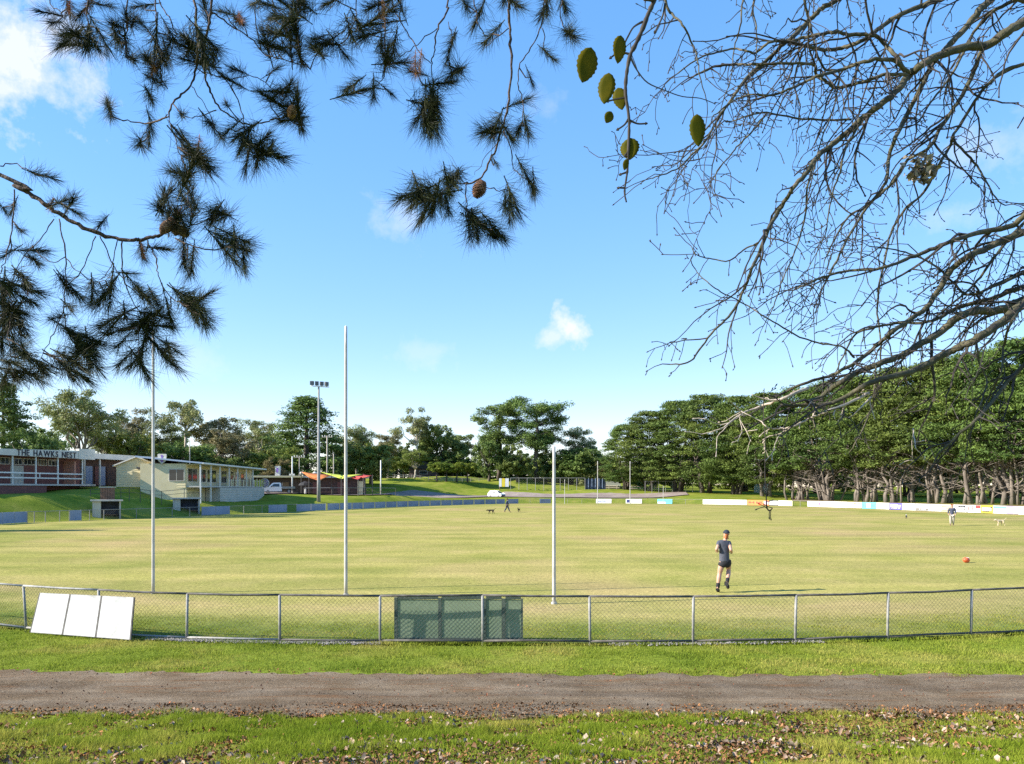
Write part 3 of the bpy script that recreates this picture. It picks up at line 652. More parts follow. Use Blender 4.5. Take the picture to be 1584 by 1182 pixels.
f1.part('retaining_wall', M['brick'], club, (-24, U(72), -.3, 0, 1.5, 3.4))
for px in (-25, 21, 57, 91, 129): f1.part('veranda_post', M['whitepaint'], club, (U(px)-.06, U(px)+.06, -.2, -.08, 2.4 if px == 21 else 3.6, 6.66))
for z in (4.2, 4.74): f1.part('rail', M['whitepaint'], club, (-24, U(129), -.07, -.02, z, z+.14))
f1.part('rail_upright', M['whitepaint'], club, (U(62)-.05, U(62)+.05, -.07, -.02, 4.34, 4.74))
for a, b in ((-30, -8), (-6, 14), (16, 34), (36, 54), (58, 72), (74, 90)): window(f1, club, U(a, -2), U(b, -2), -2, 5.75, 6.5, mull=3)
d = f1.part('door', M['greywall'], club, (U(16, -2), U(36, -2), -2, -1.95, 3.6, 5.65)); f1.part('handle', M['galvdark'], d, (U(33, -2)-.05, U(33, -2)+.05, -1.94, -1.9, 4.5, 4.7)).location = -base_of(club)+base_of(club)
f1.part('wing_wall', M['pinkbrick'], club, (U(98, -2)+.0, U(98, -2)+.25, -1.99, -.45, 3.6, 6.35))
tx = Matrix(((f1.u.x, 0, f1.v.x, 0), (f1.u.y, 0, f1.v.y, 0), (0, 1, 0, 0), (0, 0, 0, 1)))
tp = f1.p(U(24), .17, 6.72); lettering('THE HAWKS NEST', .95, Matrix.Translation(tp) @ tx @ Matrix.Diagonal((.92, 1, 1, 1)), M['lettering'], club)
# rear wing
f1.part('wing_wall', M['darkbrick'], club, (.05, 15, -12, -4.2, 2.5, 6.9))
f1.part('wing_roof', M['fascia'], club, (.05, 16, -12.3, -2.6, 6.92, 7.6))
for a, b, m in ((132, 142, 'bluedoor'), (146, 152, 'brick'), (155, 162, 'bluedoor'), (165, 176, 'darkbrick')):
    f1.part('door', M[m], club, (U(a, -4.2), U(b, -4.2), -4.18, -4.1, 3.5, 6.0))
for px in (128, 152): f1.part('wing_post', M['greywall'], club, (U(px, -2.8)-.1+.3, U(px, -2.8)+.1+.3, -2.9, -2.75, 3.4, 6.92))

# --- gabled cream weatherboard building
gab = thing('gabled_building', 'small cream weatherboard building with gable end and short dark sign, beside the clubrooms', 'building', P(212, 752, 96))
fg = Frame((P(180, 0, 96).x, 96), (1, 0)); gw = 5.3; ga = 2.6
def boards(fr, name, m, par, u0, u1, v, z0, z1, h=.22, th=.03, sgn=-1):
    k = max(1, round((z1-z0)/h)); h = (z1-z0)/k; me0 = None
    for i in range(k):
        mb = MB(); za = z0+i*h; zb = za+h
        pa = [(fr.p(u, v+sgn*th, za), fr.p(u, v+sgn*.006, zb)) for u in (u0, u1)]; pb = [(fr.p(u, v, za), fr.p(u, v, zb)) for u in (u0, u1)]
        mb.add([pa[0][0], pa[1][0], pa[1][1], pa[0][1], pb[0][0], pb[1][0], pb[1][1], pb[0][1]], [(0, 1, 2, 3), (0, 4, 5, 1), (3, 2, 6, 7), (0, 3, 7, 4), (1, 5, 6, 2)])
        mb.build(name, m, par)
fg.part('wall', M['cream'], gab, (0, gw, 0, 9, 2.2, 5.95))
boards(fg, 'weatherboard', M['cream'], gab, 0, gw, 0, 3.0, 5.95, .3)
mb = MB(); mb.prism([(0, 5.95), (gw, 5.95), (ga, 6.95)], fg.u, Z, fg.v, fg.o-fg.v*.02, 9.02); mb.build('gable', M['cream'], gab)
mb = MB(); mb.prism([(-.35, 5.82), (ga, 6.98), (gw+.35, 5.82), (gw+.35, 5.97), (ga, 7.13), (-.35, 5.97)], fg.u, Z, fg.v, fg.o-fg.v*.3, 9.6); mb.build('roof', M['fascia'], gab)
mb = MB(); rr = random.Random(3)
for i in range(15):
    if i in (5, 10): continue
    mb.box(fg.p(2.6+i*.13, -.06, 5.62), (.1, .02, .27), ax=(fg.u, fg.v, Z))
mb.build('sign_lettering', M['lettering'], gab)
# --- pavilion with long posted veranda
pav = thing('pavilion', 'cream weatherboard pavilion with dark windows and a long posted veranda', 'building', (-40, 108, 1.2))
fp = Frame((-39.9, 94.7), (-.055, 1)); fp.v = Vector((1, .055, 0)).normalized(); LP = 28.5
fp.part('wall', M['cream'], pav, (0, LP, -5.5, 0, 1.0, 6.15))
boards_end = Frame((P(241, 0, 94.6).x, 94.66), (1, 0))
boards(boards_end, 'weatherboard', M['cream'], pav, 0.2, 3.62, 0, 3.2, 6.1, .3)
fp.part('floor', M['concrete'], pav, (0, LP, .02, 1.9, 3.25, 3.42))
mb = MB(); mb.prism([(-5.9, 6.9), (2.1, 6.12), (2.1, 6.3), (-5.9, 7.1)], fp.v, Z, fp.u, fp.o-fp.u*.5, LP+1); mb.build('roof', M['roofblue'], pav)
fp.part('gutter', M['whitepaint'], pav, (-.5, LP+.5, 2.1, 2.24, 6.1, 6.28))
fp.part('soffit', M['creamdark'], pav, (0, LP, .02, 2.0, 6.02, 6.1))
UP = lambda px, v: fp.u_at(px, v)
posts = [310, 326, 340, 354.5, 367.5, 381, 391]
for i, px in enumerate(posts):
    u = UP(px, 1.8); fp.part('veranda_post', M['whitepaint'], pav, (u-.08, u+.08, 1.72, 1.88, .9 if i < 3 else 3.42, 6.02))
for a, b, mu in ((290, 305, 2), (307, 318, 2), (320, 334, 2), (342, 350, 2)): window(fp, pav, UP(a, 0), UP(b, 0), 0, 3.9, 5.6, mull=mu)
window(boards_end, pav, 1.6, 3.5, -.1, 4.0, 5.5, mull=2)
for a, b in ((356, 361), (364, 369), (372, 377)): window(fp, pav, UP(a, 0), UP(b, 0), 0, 4.1, 5.6)
u0 = UP(355, 1.95)
fp.part('base_wall', M['greywall'], pav, (u0-4, LP, .1, 1.93, .8, 3.2))
boards(fp, 'base_board', M['greywall'], pav, u0-4, LP, 1.94, 1.0, 3.2, .3, sgn=1)
boards(fp, 'base_board', M['cream'], pav, 0, u0-4, .02, 1.0, 3.2, .3, sgn=1)
k = 0
for i in range(26):                          # mixed coloured balusters of the veranda railing
    u = u0+(LP-u0)*i/25; m = ('cream', 'woodbrown', 'cream', 'creamdark', 'woodbrown')[i % 5] if i < 18 else ('lime' if i % 2 else 'cream')
    fp.part('baluster', M[m], pav, (u-.16, u+.16, 1.76, 1.82, 3.42, 4.5+.12*math.sin(i*2.3)))
fp.part('rail', M['whitepaint'], pav, (u0, LP, 1.72, 1.76, 4.2, 4.3))
rs = MB(); c = fp.p(LP+.1, 2.0, 4.0)
rs.tube([c-Vector((0, .04, 0)), c+Vector((0, .04, 0))], .75, 18); rs.build('round_sign', M['fascia'], pav)
for rr_ in (.55, .3):
    ring = [c+Vector((math.cos(a)*rr_, -.06, math.sin(a)*rr_)) for a in np.linspace(0, 2*math.pi, 19)]; MB().tube(ring, .05, 4).build('sign_ring', flat('print purple', COL['purple']), pav)
sg = P(250.5, 710, 94.3); so_ = thing('club_sign', 'shield shaped white sign with dark upright emblem on the pavilion roof corner', 'sign', sg-Vector((0, 0, .6)))
MB().prism([(-.55, .55), (-.45, .62), (.45, .62), (.55, .55), (.5, -.2), (0, -.62), (-.5, -.2)], Vector((1, 0, 0)), Z, Vector((0, 1, 0)), sg, .06).build('shield', M['fascia'], so_)
MB().prism([(-.16, .42), (.0, .5), (.18, .4), (.06, .15), (.2, -.25), (-.02, -.45), (-.2, -.2), (-.06, .1)], Vector((1, 0, 0)), Z, Vector((0, 1, 0)), sg-Vector((0, .02, 0)), .015).build('emblem', flat('print purple', COL['purple']), so_)
MB().bar(sg+Vector((0, .1, -.7)), sg+Vector((0, .1, .3)), .08).build('bracket', M['galv'], so_)

# --- dugouts beside the boundary
def dugout(px0, px1, d, h, label):
    a = P(px0, 0, d); b = P(px1, 0, d+1.2); t = Vector((b.x-a.x, b.y-a.y, 0)); L = t.length; fr = Frame((a.x, a.y), (t.x, t.y)); zb = min(G(a.x, a.y), G(b.x, b.y))-.1
    o = thing('dugout', label, 'shelter', fr.p(L/2, .8, zb), group='team dugouts')
    fr.part('back_wall', M['navy'], o, (.15, L-.15, 1.5, 1.62, zb, zb+h)); fr.part('side_wall', M['concrete'], o, (0, .14, 0, 1.7, zb, zb+h)); fr.part('side_wall', M['concrete'], o, (L-.14, L, 0, 1.7, zb, zb+h))
    fr.part('roof', M['concrete'], o, (-.2, L+.2, -.25, 1.8, zb+h+.005, zb+h+.14)); fr.part('bench', M['woodbrown'], o, (.2, L-.2, 1.0, 1.4, zb+.5, zb+.58))
    fr.part('front_panel', M['greywall'], o, (.15, .75, -.02, .04, zb, zb+h)); return fr, zb
dugout(143, 187, 77, 1.9, 'concrete dugout with pale left panel below the gabled building')
dugout(268, 309, 88, 1.9, 'concrete dugout with dark interior below the pavilion veranda')
bx = P(166, 764, 80.5); t = thing('timber_locker', 'brown upright board locker standing on the bank above the left dugout', 'locker', (bx.x, bx.y, G(bx.x, bx.y)-.1))
for i in range(5): MB().box((bx.x-.5+i*.26, bx.y, bx.z-.1), (.235, .5, 1.5)).build('board', M['woodbrown'], t)
MB().box((bx.x+.02, bx.y, bx.z+.7), (1.5, .62, .07)).build('lid', M['fascia'], t)
bf = thing('bank_railing', 'thin dark pipe railing stepping down the bank before the gabled building', 'railing', P(187, 757, 84))
rp = [P(px, py, d) for px, py, d in ((140, 757, 82), (163, 757, 83), (187, 756, 84), (200, 755, 85), (217, 757, 86), (233, 759, 87), (250, 760, 88), (285, 757, 90), (309, 756, 92))]
for p in rp: MB().tube([(p.x, p.y, G(p.x, p.y)-.2), p], .03, 6).build('post', M['galvdark'], bf)
MB().tube(rp, .03, 6).build('rail', M['galvdark'], bf); MB().tube([p-Vector((0, 0, .45)) for p in rp], .025, 6).build('rail', M['galvdark'], bf)
for px, d, s in ((435-44, 118, .5),):
    p = onground(px, d); t = thing('rubbish_bin', 'dark wheeled bin against the pale pavilion base wall', 'bin', p)
    MB().tube([p, p+Z*1.0], [.3, .38], 4).build('body', M['navy'], t); MB().box(p+Z*1.05, (.62, .62, .08)).build('lid', M['dark'], t)

# --- amenities block with shade sails
am = thing('amenities_block', 'low dark brick amenities block with flat roof behind the white utility truck', 'building', P(480, 766, 152))
fa = Frame((P(388, 0, 150).x, 150), (1, .1)); A = lambda px, v=0: fa.u_at(px, v)
fa.part('wall', M['darkbrick'], am, (0, A(560), 0, 8, 1.0, 5.2)); fa.part('roof', M['roofgrey'], am, (-.6, A(563), -1.2, 8.5, 5.25, 5.65))
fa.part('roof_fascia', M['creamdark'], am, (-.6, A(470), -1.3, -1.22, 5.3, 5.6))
for px in (420, 437, 484, 522): fa.part('doorway', M['brick'] if px != 437 else M['woodbrown'], am, (A(px), A(px)+1.2, -.08, -.005, 1.6, 4.4))
fa.part('end_panel', M['cream'], am, (A(553), A(560)+.5, -.1, -.01, 1.5, 4.6))
ch = P(430, 724, 153); MB().box((ch.x, ch.y, 6.6), (.9, .9, 2)).build('chimney', M['fascia'], am); MB().box((ch.x, ch.y-.48, 6.8), (.35, .04, .9)).build('flue_panel', flat('print purple', COL['purple']), am)
for px in (467, 487): q = P(px, 731.5, 149); MB().tube([q+Vector((0, 0, -.3)), q, q+Vector((0, 0, .25))], [.3, .45, .15], 10).build('roof_vent', M['fascia'], am)
def sail(name, m, label, pts):
    pts = [P(*q) for q in pts]; c = sum(pts, Vector())/len(pts)-Z*.35; t = thing('shade_sail', label, 'shade sail', c, group='shade sails'); v = []; f = []
    n = len(pts); K = 6
    for i in range(n):
        a, b = pts[i], pts[(i+1) % n]; base = len(v)
        for k in range(K+1):
            e = a.lerp(b, k/K); e = e.lerp(c, .06*math.sin(math.pi*k/K)); v += [e, e.lerp(c, .5)-Z*.05, c]
        for k in range(K): q = base+3*k; f += [(q, q+3, q+4, q+1), (q+1, q+4, q+5, q+2)]
    o = MB().add(v, f).build('cloth', m, t, smooth=True); sd = o.modifiers.new('thickness', 'SOLIDIFY'); sd.thickness = .02
    for p in pts: MB().tube([(p.x, p.y, G(p.x, p.y)-.2), p+Z*.1], .07, 8).build('mast', M['galvdark'], t)
sail('sail', M['orange'], 'orange red shade sail left of the floodlight mast', [(466, 730, 147), (513, 735, 143), (494, 744, 138), (478, 739, 139)])
sail('sail', M['lime'], 'lime green shade sail in the middle of the three', [(496, 730.5, 146), (531, 735, 145), (563, 733.5, 146), (528, 741, 138)])
sail('sail', M['red'], 'dark red shade sail at the right end', [(536, 737, 144), (576, 735.5, 141), (562, 734, 146), (554, 742, 137)])
br = thing('barrier_rail', 'dark pipe barrier rail in front of the amenities block', 'railing', P(540, 768, 143))
bp_ = [onground(px, d) for px, d in ((470, 138), (492, 138.5), (515, 139), (540, 141), (566, 143), (589, 146), (612, 152))]
for p in bp_: MB().tube([p-Z*.2, p+Z*1.5], .05, 6).build('post', M['galvdark'], br)
for h in (.7, 1.45): MB().tube([p+Z*h for p in bp_], .05, 6).build('rail', M['galv'] if h > 1 else M['woodbrown'], br)
kt = onground(472.5, 143); o = thing('drink_stand', 'small white pedestal with dark umbrella top before the amenities block', 'stand', kt); MB().tube([kt, kt+Z*1.4], [.25, .12], 8).build('pedestal', M['whitepaint'], o); MB().tube([kt+Z*1.9, kt+Z*2.3, kt+Z*2.7], [1.3, 1.0, .1], 10).build('canopy', M['dark'], o); MB().tube([kt+Z*1.4, kt+Z*1.9], .05, 6).build('pole', M['galv'], o)

# --- masts and poles
q = onground(493, 118); tw = thing('floodlight_mast', 'tall grey floodlight mast with four lamps on a crossbar', 'floodlight', q)
zt = CAM_H+(HY-597)/F*118
MB().tube([q-Z*.3, q+Z*3.2, Vector((q.x, q.y, zt))], [.30, .25, .13], 12).build('mast', M['galv'], tw, smooth=True)
MB().bar((q.x-1.25, q.y, zt+.0), (q.x+1.7, q.y-.5, zt-.25), .14).build('crossbar', M['whitepaint'], tw)
for i in range(4):
    c = Vector((q.x-1.0+i*.78, q.y-.1-.16*i, zt+.42-.07*i)); l_ = MB().box(c, (.56, .4, .6), rz=.25*i).build('lamp', M['galvdark'], tw, bevel=.05)
    f_ = MB().box((c.x+.05*i, c.y-.24, c.z-.05), (.46, .05, .48), rz=.25*i); me = bpy.data.meshes.new('lens'); off = base_of(tw); me.from_pydata([tuple(Vector(a)-off) for a in f_.v], [], f_.f); link('lens', me, M['carglass'], l_)
    MB().bar((c.x, c.y, c.z-.3), (c.x, c.y, zt-.08*i), .08).build('bracket', M['galv'], tw)
def pole(px, d, top, r, m, label, arms=0, cat='pole'):
    b = onground(px, d); z = CAM_H+(HY-top)/F*d; t = thing('pole', label, cat, b)
    MB().tube([b-Z*.3, Vector((b.x, b.y, z))], [r, r*.75], 8).build('shaft', M[m], t, smooth=True)
    for k in range(arms):
        zz = z-.3-.7*k; MB().bar((b.x-1.1, b.y, zz), (b.x+1.1, b.y, zz), .14).build('crossarm', M['polewood'], t)
        for e in (-1, -.45, .45, 1): MB().tube([(b.x+e, b.y, zz+.07), (b.x+e, b.y, zz+.4)], [.07, .1], 6).build('insulator', M['whitepaint'], t)
    return t, b, z
t, b, z = pole(452, 131, 706, .12, 'whitepaint', 'white timber pole with small floodlights standing right of the utility truck')
for e in (-.25, .3): MB().box((b.x+e, b.y-.15, z-3.1), (.35, .3, .3)).build('lamp', M['fascia'], t)
pole(506, 165, 674, .17, 'polewood', 'tall power pole with crossarm behind the amenities block', 1)
pole(463, 158, 705, .1, 'polewood', 'thin power pole behind the amenities block roof', 1)
pole(516, 168, 702, .14, 'polewood', 'short thick pole right of the tall power pole')
pole(589, 150, 712, .13, 'whitepaint', 'single white post standing alone right of the shade sails')
pole(293.5, 140, 681, .12, 'polewood', 'slender pale pole rising behind the pavilion roof')
# --- cricket nets
nets = thing('cricket_nets', 'pipe framed cricket practice nets with dark blue screen at the right end', 'cricket nets', P(860, 757, 210))
def netcage(par, x0, x1, n, d0, d1, top_row, rpipe=.07):
    for d in (d0, d1):
        tp = []
        for i in range(n+1):
            px = x0+(x1-x0)*i/n; b = onground(px, d); z = CAM_H+(HY-top_row)/F*d; tp.append(Vector((b.x, b.y, z)))
            MB().tube([b-Z*.3, tp[-1]], rpipe, 6).build('upright', M['galv'], par)
        MB().tube(tp, rpipe, 6).build('top_pipe', M['galv'], par)
        if d == d0:
            for a, b in zip(tp, tp[1:]):
                w = MB(); wires(w, (a.x, a.y, 0), (b.x, b.y, 0), G(a.x, a.y)+.1, a.z, .6, .012); w.build('netting', M['wire'], par)
    for i in range(n+1):
        px = x0+(x1-x0)*i/n; a = P(px, top_row, d0); b = P(px, top_row, d1); MB().tube([a, b], rpipe, 6).build('cross_pipe', M['galv'], par)
netcage(nets, 790, 905, 9, 206, 212, 739.5)
for i in range(6):
    a, b = onground(905+5.4*i, 207), onground(905+5.4*(i+.92), 207); z = CAM_H+(HY-741)/F*207
    MB().box(((a.x+b.x)/2, 207, (a.z+z)/2), (b.x-a.x, .08, z-a.z)).build('blue_screen', M['navy'], nets)
    MB().tube([a-Z*.2, Vector((a.x, a.y-.1, z+.2))], .08, 6).build('upright', M['bluedoor'], nets)
for x0, x1, c in ((772, 776, 'white'), (776.5, 781, 'yellow'), (781.5, 787, 'white')):
    a, b = P(x0, 753, 204), P(x1, 740, 204); MB().box(((a.x+b.x)/2, 204, (a.z+b.z)/2), (b.x-a.x, .12, b.z-a.z)).build('end_panel', flat('board '+c, COL[c]), nets)
for px in (773, 786): b = onground(px, 204.3); MB().tube([b-Z*.2, P(px, 741, 204.3)], .09, 6).build('upright', M['woodbrown'], nets)
cage = thing('ball_cage', 'open white pipe frame enclosure before the far end of the cypress row', 'enclosure', P(1040, 760, 196)); netcage(cage, 998, 1082, 8, 194, 199, 744.5, .06)
# rail fences on the hill
def rail_fence(pxd, label, h=1.1):
    pts = [onground(a, d) for a, d in pxd]; t = thing('rail_fence', label, 'fence', pts[0], group='timber rail fences')
    for p in pts: MB().bar(p-Z*.2, p+Z*h, .14).build('post', M['polewood'], t)
    for a, b in zip(pts, pts[1:]):
        for k in (.45, .95): MB().bar(a+Z*k, b+Z*k, .05, .14).build('rail', M['polewood'], t)
rail_fence([(598+13*i, 224+.3*i) for i in range(13)], 'pale timber rail fence along the foot of the hill trees')
rail_fence([(930+12*i, 216-1.2*i) for i in range(9)], 'pale timber rail fence beside the dark blue nets')
# houses seen through the trees
def house(px, d, w, h, roof_h, wm, rm, label):
    b = onground(px, d); t = thing('house', label, 'house', b); fr = Frame((b.x-w/2, b.y), (1, 0))
    fr.part('wall', wm, t, (0, w, 0, 6, b.z-.5, b.z+h)); mb = MB(); mb.prism([(-.4, b.z+h), (w+.4, b.z+h), (w/2, b.z+h+roof_h)], fr.u, Z, fr.v, fr.o-fr.v*.4, 6.8); mb.build('roof', rm, t)
    window(Frame((b.x-w/2, b.y-.07), (1, 0)), t, w*.35, w*.65, 0, b.z+h*.35, b.z+h*.75)
house(655, 244, 9, 2.6, 2.4, M['darkbrick'], M['dark'], 'dark roofed house half hidden behind the hill trees')
house(1185, 196, 2.4, 4.0, 1.6, M['cream'], M['orange'], 'narrow cream house with tiled roof glimpsed between the cypress trunks')
house(948, 250, 5, 7.2, 1.0, M['greywall'], M['fascia'], 'pale roofed house peeping over the bushes left of the cypress row')
# ================================================================ TREES BEYOND THE OVAL
leaf_m = {
 'cypress': mat('cypress foliage', (.068, .115, .028), .7, (.15, .20, .04), .16, 3, island=.5, trans=.22, spec=.2),
 'gum': mat('gum foliage', (.165, .20, .065), .6, (.27, .285, .11), .2, 3, island=.5, trans=.25, spec=.3),
 'brown': mat('browning gum foliage', (.16, .15, .06), .6, (.25, .215, .095), .2, 3, island=.5, trans=.25, spec=.3),
 'pine': mat('pine foliage', (.095, .15, .036), .7, (.175, .225, .055), .2, 3, island=.5, trans=.2, spec=.2),
 'bush': mat('bush foliage', (.105, .16, .036), .7, (.185, .23, .062), .25, 3, island=.45, trans=.25, spec=.2),
 'light': mat('light green foliage', (.15, .195, .035), .7, (.23, .25, .065), .25, 3, island=.45, trans=.3, spec=.2),
 'lime': mat('bright green foliage', (.15, .20, .025), .7, (.23, .26, .045), .3, 3, island=.4, trans=.3, spec=.2),
 'olive': mat('yellowish foliage', (.15, .145, .05), .7, (.2, .17, .07), .3, 3, island=.4, trans=.3, spec=.2)}
bark_m = {'pale': mat('pale bark', (.36, .31, .25), .9, (.5, .45, .38), 2.5, bump=.4, stretch=(1, 1, .2)),
          'grey': mat('grey weathered bark', (.12, .098, .08), .9, (.23, .195, .16), 2, bump=.5, stretch=(1, 1, .25)),
          'dark': mat('dark bark', (.07, .055, .045), .9, (.12, .10, .08), 2, bump=.5, stretch=(1, 1, .25))}
def leaf_cloud(cen, rad, per, size, g, up=.35, out=.8, aspect=1.6, shell=.45):
    """small leaf faces through the volume of many clumps"""
    cen = np.asarray(cen); rad = np.asarray(rad); n = len(cen)*per
    c = np.repeat(cen, per, 0); r = np.repeat(rad, per, 0)
    d = g.normal(size=(n, 3)); d /= np.linalg.norm(d, axis=1, keepdims=True)
    q = (shell+(1-shell)*g.random((n, 1)))**.7; p = c+d*r*q
    nr = d*out+g.normal(size=(n, 3))*.6+np.array([0, 0, up]); nr /= np.linalg.norm(nr, axis=1, keepdims=True)
    t = np.cross(nr, g.normal(size=(n, 3))); t /= np.linalg.norm(t, axis=1, keepdims=True)+1e-9; b = np.cross(nr, t)
    s = size*g.uniform(.55, 1.3, (n, 1))
    v = np.stack([p-t*s*aspect, p+b*s*.6, p+t*s*aspect, p-b*s*.6], 1)
    return v.reshape(-1, 3), np.arange(n*4).reshape(-1, 4)
def wig(a, b, n, amp, rr):
    a, b = Vector(a), Vector(b); L = (b-a).length
    return [a.lerp(b, i/n)+Vector((rr.uniform(-1, 1), rr.uniform(-1, 1), rr.uniform(-.4, .4)))*(amp*L*math.sin(math.pi*min(1, i/n*1.0)) if i else 0) for i in range(n+1)]
PROTO = {}
def proto(kind, seed):
    """unit meshes (crown, trunk): height 1 means the nominal height given here"""
    key = (kind, seed)
    if key in PROTO: return PROTO[key]
    g = np.random.default_rng(seed*17+3); rr = random.Random(seed*31+1); tk = MB(); cen, rad = [], []; dead = []
    if kind in ('cypress', 'oldcypress'):                    # nominal 21 m high, 14 m wide; multi-stemmed, plates of foliage
        H = 21; old = kind == 'oldcypress'; zc = 5.6 if old else 2.4
        for i in range(rr.randint(8, 11) if old else rr.randint(4, 6)):
            a = rr.uniform(0, 6.28); sp = rr.uniform(.5, 1.3)*(2.2 if old else 1); top = Vector((math.cos(a)*rr.uniform(1.5, 4), math.sin(a)*rr.uniform(1.5, 4), rr.uniform(10, 17)))
            pts = wig((math.cos(a)*sp*.6, math.sin(a)*sp*.6, -.5), top, 7, .05, rr); r0 = rr.uniform(.13, .27) if old else rr.uniform(.22, .36)
            tk.tube(pts, [r0*(1-.8*k/7)*(1.35 if k == 0 else 1) for k in range(8)], 7)
            for k in range(8 if old else 4):
                z = rr.uniform(2.8, 9); j = min(6, max(1, int(z/top.z*7))); b = pts[j]; e = b+Vector((rr.uniform(-3.5, 3.5), rr.uniform(-3.5, 3.5), rr.uniform(.5, 2.5)))
                tk.tube(wig(b, e, 4, .08, rr), [.1, .08, .06, .04, .02], 4)
                for q in range(5 if old else 3):
                    s = b.lerp(e, rr.uniform(.3, 1)); tk.tube(wig(s, s+Vector((rr.uniform(-1.3, 1.3), rr.uniform(-1.3, 1.3), rr.uniform(-.8, .6))), 3, .12, rr), [.045, .035, .025, .012], 3)
        for lay in range(340):
            z = zc+(20.2-zc)*rr.random()**.95; f = max(0, (z-zc)/(21-zc)); R0 = 6.9*(1-f**2.1)**.62*(.66+.34*math.sin(min(1, f*3.2)*1.57))
            a = rr.uniform(0, 6.28); k = math.sqrt(rr.uniform(.28, 1)); lob = 1+.17*math.sin(3*a+seed)+.12*math.sin(7*a+seed*2+z*.6); R1 = R0*k*lob
            w = rr.uniform(.9, 1.9); cen.append((math.cos(a)*R1, math.sin(a)*R1, z+.16*R1*(.4)-.3)); rad.append((w, w, w*.33))
        v, f = leaf_cloud(cen, rad, 110, .122, g, .6, .45, 1.8, .1)
    elif kind in ('gum', 'brown', 'tallgum'):                # nominal 16 m, open, clumps at branch ends
        H = 16; fork = Vector((rr.uniform(-.5, .5), rr.uniform(-.5, .5), (7.5 if kind == 'tallgum' else 4)+rr.uniform(-1, 1)))
        tk.tube(wig((0, 0, -.5), fork, 4, .03, rr), [.38, .32, .28, .26, .24], 8)
        nb_ = 8 if kind == 'tallgum' else 12
        for i in range(nb_):
            a = 6.28*i/nb_+rr.uniform(-.4, .4); rd = rr.uniform(1.2, 5.2); zt = 15.2-rd*.75+rr.uniform(-2.4, .6); e = Vector((math.cos(a)*rd, math.sin(a)*rd, max(fork.z+1.5, zt)))
            br_ = wig(fork, e, 5, .09, rr); tk.tube(br_, [.2, .15, .11, .08, .05, .03], 5)
            for q in range(6 if kind != 'tallgum' else 5):
                s = br_[rr.choice((3, 4, 5, 5))]; o_ = s+Vector((rr.uniform(-1.9, 1.9), rr.uniform(-1.9, 1.9), rr.uniform(-.7, 1.1))); tk.tube([s, s.lerp(o_, .5)+Vector((0, 0, .15)), o_], [.05, .035, .015], 4)
                w = rr.uniform(.85, 1.6); cen.append(tuple(o_)); rad.append((w, w, w*.72))
        v, f = leaf_cloud(cen, rad, 140, .145, g, .25, .75, 1.9, .25)
    elif kind == 'pine':                     # nominal 22 m, tall bare trunk, rounded heavy head
        H = 22; top = Vector((rr.uniform(-.6, .6), rr.uniform(-.6, .6), 20)); tr = wig((0, 0, -.5), top, 8, .02, rr); tk.tube(tr, [.5, .46, .42, .4, .36, .3, .22, .14, .06], 9)
        for i in range(34):
            z = rr.uniform(8.5, 19.5); a = rr.uniform(0, 6.28); f_ = (z-8)/13; rd = 5.6*math.sin(max(.18, min(1, f_*1.05))*2.7)**.8*rr.uniform(.55, 1.05)+.5
            b = tr[min(7, int(z/20*8))]; e = Vector((top.x*z/20+math.cos(a)*rd, top.y*z/20+math.sin(a)*rd, z+rr.uniform(.3, 1.8))); tk.tube(wig((top.x*z/20, top.y*z/20, z-.6), e, 3, .06, rr), [.13, .09, .06, .03], 4)
            for q in range(8):
                w = rr.uniform(.8, 1.5); c = e.lerp(Vector((0, 0, z)), rr.uniform(-.05, .45))+Vector((rr.uniform(-1, 1), rr.uniform(-1, 1), rr.uniform(-.5, .8))); cen.append(tuple(c)); rad.append((w, w, w*.85))
        v, f = leaf_cloud(cen, rad, 100, .15, g, .4, .7, 1.4, .25)
    elif kind == 'conifer':                  # nominal 20 m broad cone to the ground
        H = 20; tk.tube([(0, 0, -.5), (0, 0, 9), (0, 0, 18)], [.5, .35, .08], 8)
        for i in range(300):
            z = 1.0+18.5*rr.random()**1.25; f_ = z/20; R0 = 6.6*(1-f_)**.55*(1+.12*math.sin(z*2.1)); a = rr.uniform(0, 6.28); R1 = R0*math.sqrt(rr.uniform(.25, 1))*(1+.16*math.sin(4*a+seed)); w = rr.uniform(.9, 1.8)
            cen.append((math.cos(a)*R1, math.sin(a)*R1, z+.1*R1)); rad.append((w, w, w*.5))
        v, f = leaf_cloud(cen, rad, 95, .16, g, .5, .6, 1.5, .2)
    elif kind == 'mop':                      # nominal 5 m small rounded street tree
        H = 5; tr = wig((0, 0, -.3), (rr.uniform(-.2, .2), 0, 2.2), 3, .05, rr); tk.tube(tr, [.22, .17, .14, .12], 7)
        for i in range(6): a = i*1.05; tk.tube([tr[-1], tr[-1]+Vector((math.cos(a)*.8, math.sin(a)*.8, .9))], [.09, .04], 4)
        for i in range(60):
            d = Vector((rr.gauss(0, 1), rr.gauss(0, 1), rr.gauss(0, .8))).normalized(); k = rr.uniform(.5, 1); cen.append((d.x*2.0*k, d.y*2.0*k, 3.6+d.z*1.25*k)); w = rr.uniform(.35, .6); rad.append((w, w, w*.7))
        v, f = leaf_cloud(cen, rad, 60, .13, g, .4, .7, 1.4, .3)
    else:                                    # 'bush', 'light', 'olive': nominal 9 m rounded leafy tree to near the ground
        H = 9; tk.tube([(0, 0, -.4), (0, 0, 2.2)], [.3, .22], 8)
        for i in range(7): a = i*.9; tk.tube(wig((0, 0, 2), (math.cos(a)*2, math.sin(a)*2, 5.5), 3, .08, rr), [.16, .12, .08, .04], 5)
        lobes = [(Vector((rr.uniform(-2.6, 2.6), rr.uniform(-2.6, 2.6), rr.uniform(2.6, 6.6))), rr.uniform(1.3, 2.4)) for i in range(11)]+[(Vector((0, 0, 4.4)), 3.0)]
